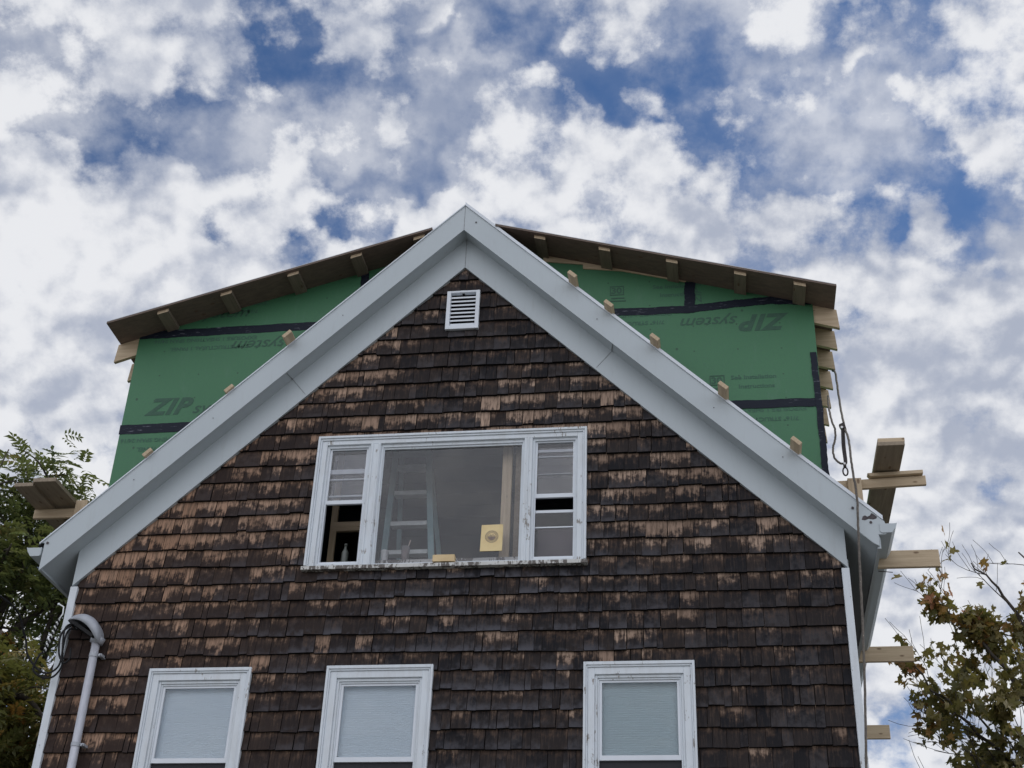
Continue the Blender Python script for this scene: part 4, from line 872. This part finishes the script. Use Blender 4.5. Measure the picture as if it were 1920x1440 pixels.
def simple_tree(name, label, loc, seed, height, crown_c, crown_r, leaf, n_leaf, mat, tone=(0, 1), limbs=9, trunk_r=0.2, rachis=0.35, bias=None):
    rt = random.Random(seed); root = tag(empty(name, loc), label, 'tree', None)
    base = Vector(loc); cc = Vector(crown_c); cr = Vector(crown_r); out = []; tips = []
    tr = MB(); P = [base + Vector((rt.gauss(0, .1) * (i > 0), rt.gauss(0, .1) * (i > 0), height * .62 * i / 6)) for i in range(7)]
    top = Vector((cc.x, cc.y, cc.z + cr.z * .75)); P += [P[-1].lerp(top, f) + Vector((rt.gauss(0, .12), rt.gauss(0, .12), 0)) for f in (.35, .7, 1.0)]
    tr.tube(P, [trunk_r * (1 - .9 * i / (len(P) - 1)) for i in range(len(P))], 10)
    ends = []
    for k in range(limbs):
        i = rt.randint(4, 8); q = P[i]; a = 2 * PI * (k + rt.random() * .6) / limbs; el = rt.uniform(-.35, .85)
        e = cc + Vector((cr.x * math.cos(a) * math.cos(el), cr.y * math.sin(a) * math.cos(el), cr.z * math.sin(el))) * rt.uniform(.7, 1.0)
        mid = q.lerp(e, .5) + Vector((rt.gauss(0, .25), rt.gauss(0, .25), rt.uniform(0, .4)))
        br = catmull([q, mid, e], 5); tr.tube(br, [trunk_r * .33 * (1 - .92 * j / (len(br) - 1)) + .004 for j in range(len(br))], 7); ends.append(br)
        for s in range(5):
            j = rt.randint(3, len(br) - 1); b0 = br[j]; dd = Vector((rt.gauss(0, 1), rt.gauss(0, 1), rt.gauss(.3, .7))).normalized(); ln = rt.uniform(.5, 1.2) * cr.length * .22
            tw = catmull([b0, b0 + dd * ln * .5 + Vector((0, 0, .05)), b0 + dd * ln + Vector((0, 0, -.1 * ln))], 4); tr.tube(tw, [.016 * (1 - .8 * x / (len(tw) - 1)) + .003 for x in range(len(tw))], 5); ends.append(tw)
    tr.build('trunk', M['bark'], root, smooth=True)
    lv = MB()
    for k in range(n_leaf):
        br = rt.choice(ends); j = rt.randint(len(br) // 3, len(br) - 1); p = br[j] + Vector((rt.gauss(0, 1), rt.gauss(0, 1), rt.gauss(0, 1))) * rt.uniform(.05, .42)
        dd = Vector((rt.gauss(0, 1), rt.gauss(0, 1), rt.gauss(-.1, .5))); e_ = p - cc
        if (e_.x / cr.x) ** 2 + (e_.y / cr.y) ** 2 + (e_.z / cr.z) ** 2 > 1.2: continue
        c_ = min(1, max(0, tone[0] + (tone[1] - tone[0]) * (rt.random() ** 1.3) + .25 * mnoise.noise(p * 1.1)))
        leaf(lv, rt, p, dd, rachis * rt.uniform(.7, 1.2), (c_, rt.random(), 0))
    lv.build('crown', M[mat], root)
    return root
#TREES
simple_tree('ash_tree', 'dark green tree with feathery leaves rising behind the left staging planks', (-8.3, 6.2, GZ), 11, 11.0, (-7.85, 6.2, 9.75), (1.45, 1.5, 1.9), pinnate, 1900, 'leaf_ash', (0, .9), 20, 0.20, 0.36)
simple_tree('olive_tree', 'olive and rust tinged tree filling the lower left corner behind the house', (-7.9, 5.2, GZ), 23, 8.0, (-7.2, 5.2, 6.3), (1.9, 1.6, 2.4), pinnate, 3100, 'leaf_olive', (0.1, 1.0), 22, 0.22, 0.36)

# maple on the right: limbs fan up and left, bare at the tips
rt = random.Random(41); mp = tag(empty('maple_tree', (8.6, 6.5, GZ)), 'half bare maple with browning leaves at the lower right', 'tree')
out = []; tips = []
tr = MB(); T0 = [Vector((8.6, 6.5, GZ)), Vector((8.45, 6.5, 2.0)), Vector((8.2, 6.45, 4.2)), Vector((7.9, 6.4, 5.2))]
tr.tube(catmull(T0, 5), [0.16 - .004 * i for i in range(16)], 10)
LIMBS = [((8.0, 6.4, 5.0), (6.9, 6.2, 6.3), (5.9, 6.1, 7.9), (5.25, 6.1, 8.75), 0.05), ((7.9, 6.4, 5.2), (7.0, 6.3, 6.9), (6.35, 6.2, 8.4), (5.85, 6.1, 9.15), 0.05),
         ((8.0, 6.4, 5.0), (6.6, 6.0, 5.8), (5.6, 5.8, 6.7), (4.75, 5.7, 7.75), 0.045), ((8.1, 6.4, 4.6), (6.8, 6.0, 5.2), (5.8, 5.8, 5.9), (5.35, 5.6, 6.5), 0.045),
         ((7.9, 6.4, 5.2), (7.5, 6.4, 7.0), (7.0, 6.4, 8.6), (6.55, 6.4, 9.4), 0.06), ((7.9, 6.4, 5.2), (7.9, 6.6, 7.2), (7.7, 6.8, 9.2), (7.5, 6.8, 9.9), 0.06),
         ((8.1, 6.4, 4.6), (7.0, 6.8, 5.4), (6.2, 7.0, 6.5), (5.5, 7.1, 8.2), 0.045), ((8.0, 6.4, 4.9), (9.2, 6.6, 6.8), (9.8, 6.8, 8.4), (10.2, 6.8, 9.6), 0.05), ((8.2, 6.4, 4.2), (7.3, 6.1, 4.5), (6.5, 5.9, 4.9), (5.7, 5.8, 5.3), 0.04)]
for a in LIMBS:
    P = catmull(a[:4], 7); n = len(P); P = [p + Vector((rt.gauss(0, .02), rt.gauss(0, .02), rt.gauss(0, .02))) * (i > 0) for i, p in enumerate(P)]
    tr.tube(P, [a[4] * (1 - .9 * i / (n - 1)) + .003 for i in range(n)], 7); tips.append((1, P))
    for k in range(13):
        i = rt.randint(4, n - 2); d0 = (P[i + 1] - P[i - 1]).normalized()
        if P[i].z > 8.6 and rt.random() < .6: continue
        dd = (d0 + Vector((rt.gauss(-.1, .7), rt.gauss(0, .7), rt.gauss(.1, .5)))).normalized()
        grow(rt, P[i], dd, rt.uniform(.6, 1.25) * (.62 if P[i].z > 7.6 else 1.0), max(.006, a[4] * (1 - .9 * i / n) * .5), 2, 3, out, tips, 0.45, 0.5, 5, (3, 5))
for lv_, P, rd in out: tr.tube(P, rd, 5)
tr.build('trunk', M['bark'], mp, smooth=True)
lf_ = MB(); cnt = 0
for lv_, P in tips:
    if lv_ < 2: continue
    for k in range(24 if lv_ == 3 else 14):
        i = rt.randint(1, len(P) - 1); p = P[i]
        lim = 8.6 + 1.0 * (p.x - 5.6) + 0.9 * mnoise.noise(Vector((p.x * 1.6, p.y * 1.2, p.z * 1.6)))
        pr = 1.0 / (1.0 + math.exp((p.z - lim) * 4.0)); cl_ = mnoise.noise(p * 1.9 + Vector((4, 2, 9)))
        if rt.random() > pr * (0.50 + 2.1 * cl_): continue
        if p.x < 4.66 + .32 * max(0.0, 7.7 - p.z): continue
        c_ = min(1, max(0, 0.15 + .45 * (p.z - 6) / 3 + rt.gauss(0, .22) + (.2 if p.x < 5.2 else 0)))
        maple_leaf(lf_, rt, p + Vector((rt.gauss(0, .06), rt.gauss(0, .06), rt.gauss(-.03, .05))), Vector((rt.gauss(0, .8), rt.gauss(0, .8), rt.gauss(-.5, .5))), rt.uniform(.085, .15), (c_, rt.random(), 0)); cnt += 1
lf_.build('crown', M['leaf_maple'], mp)
print('maple leaves', cnt)
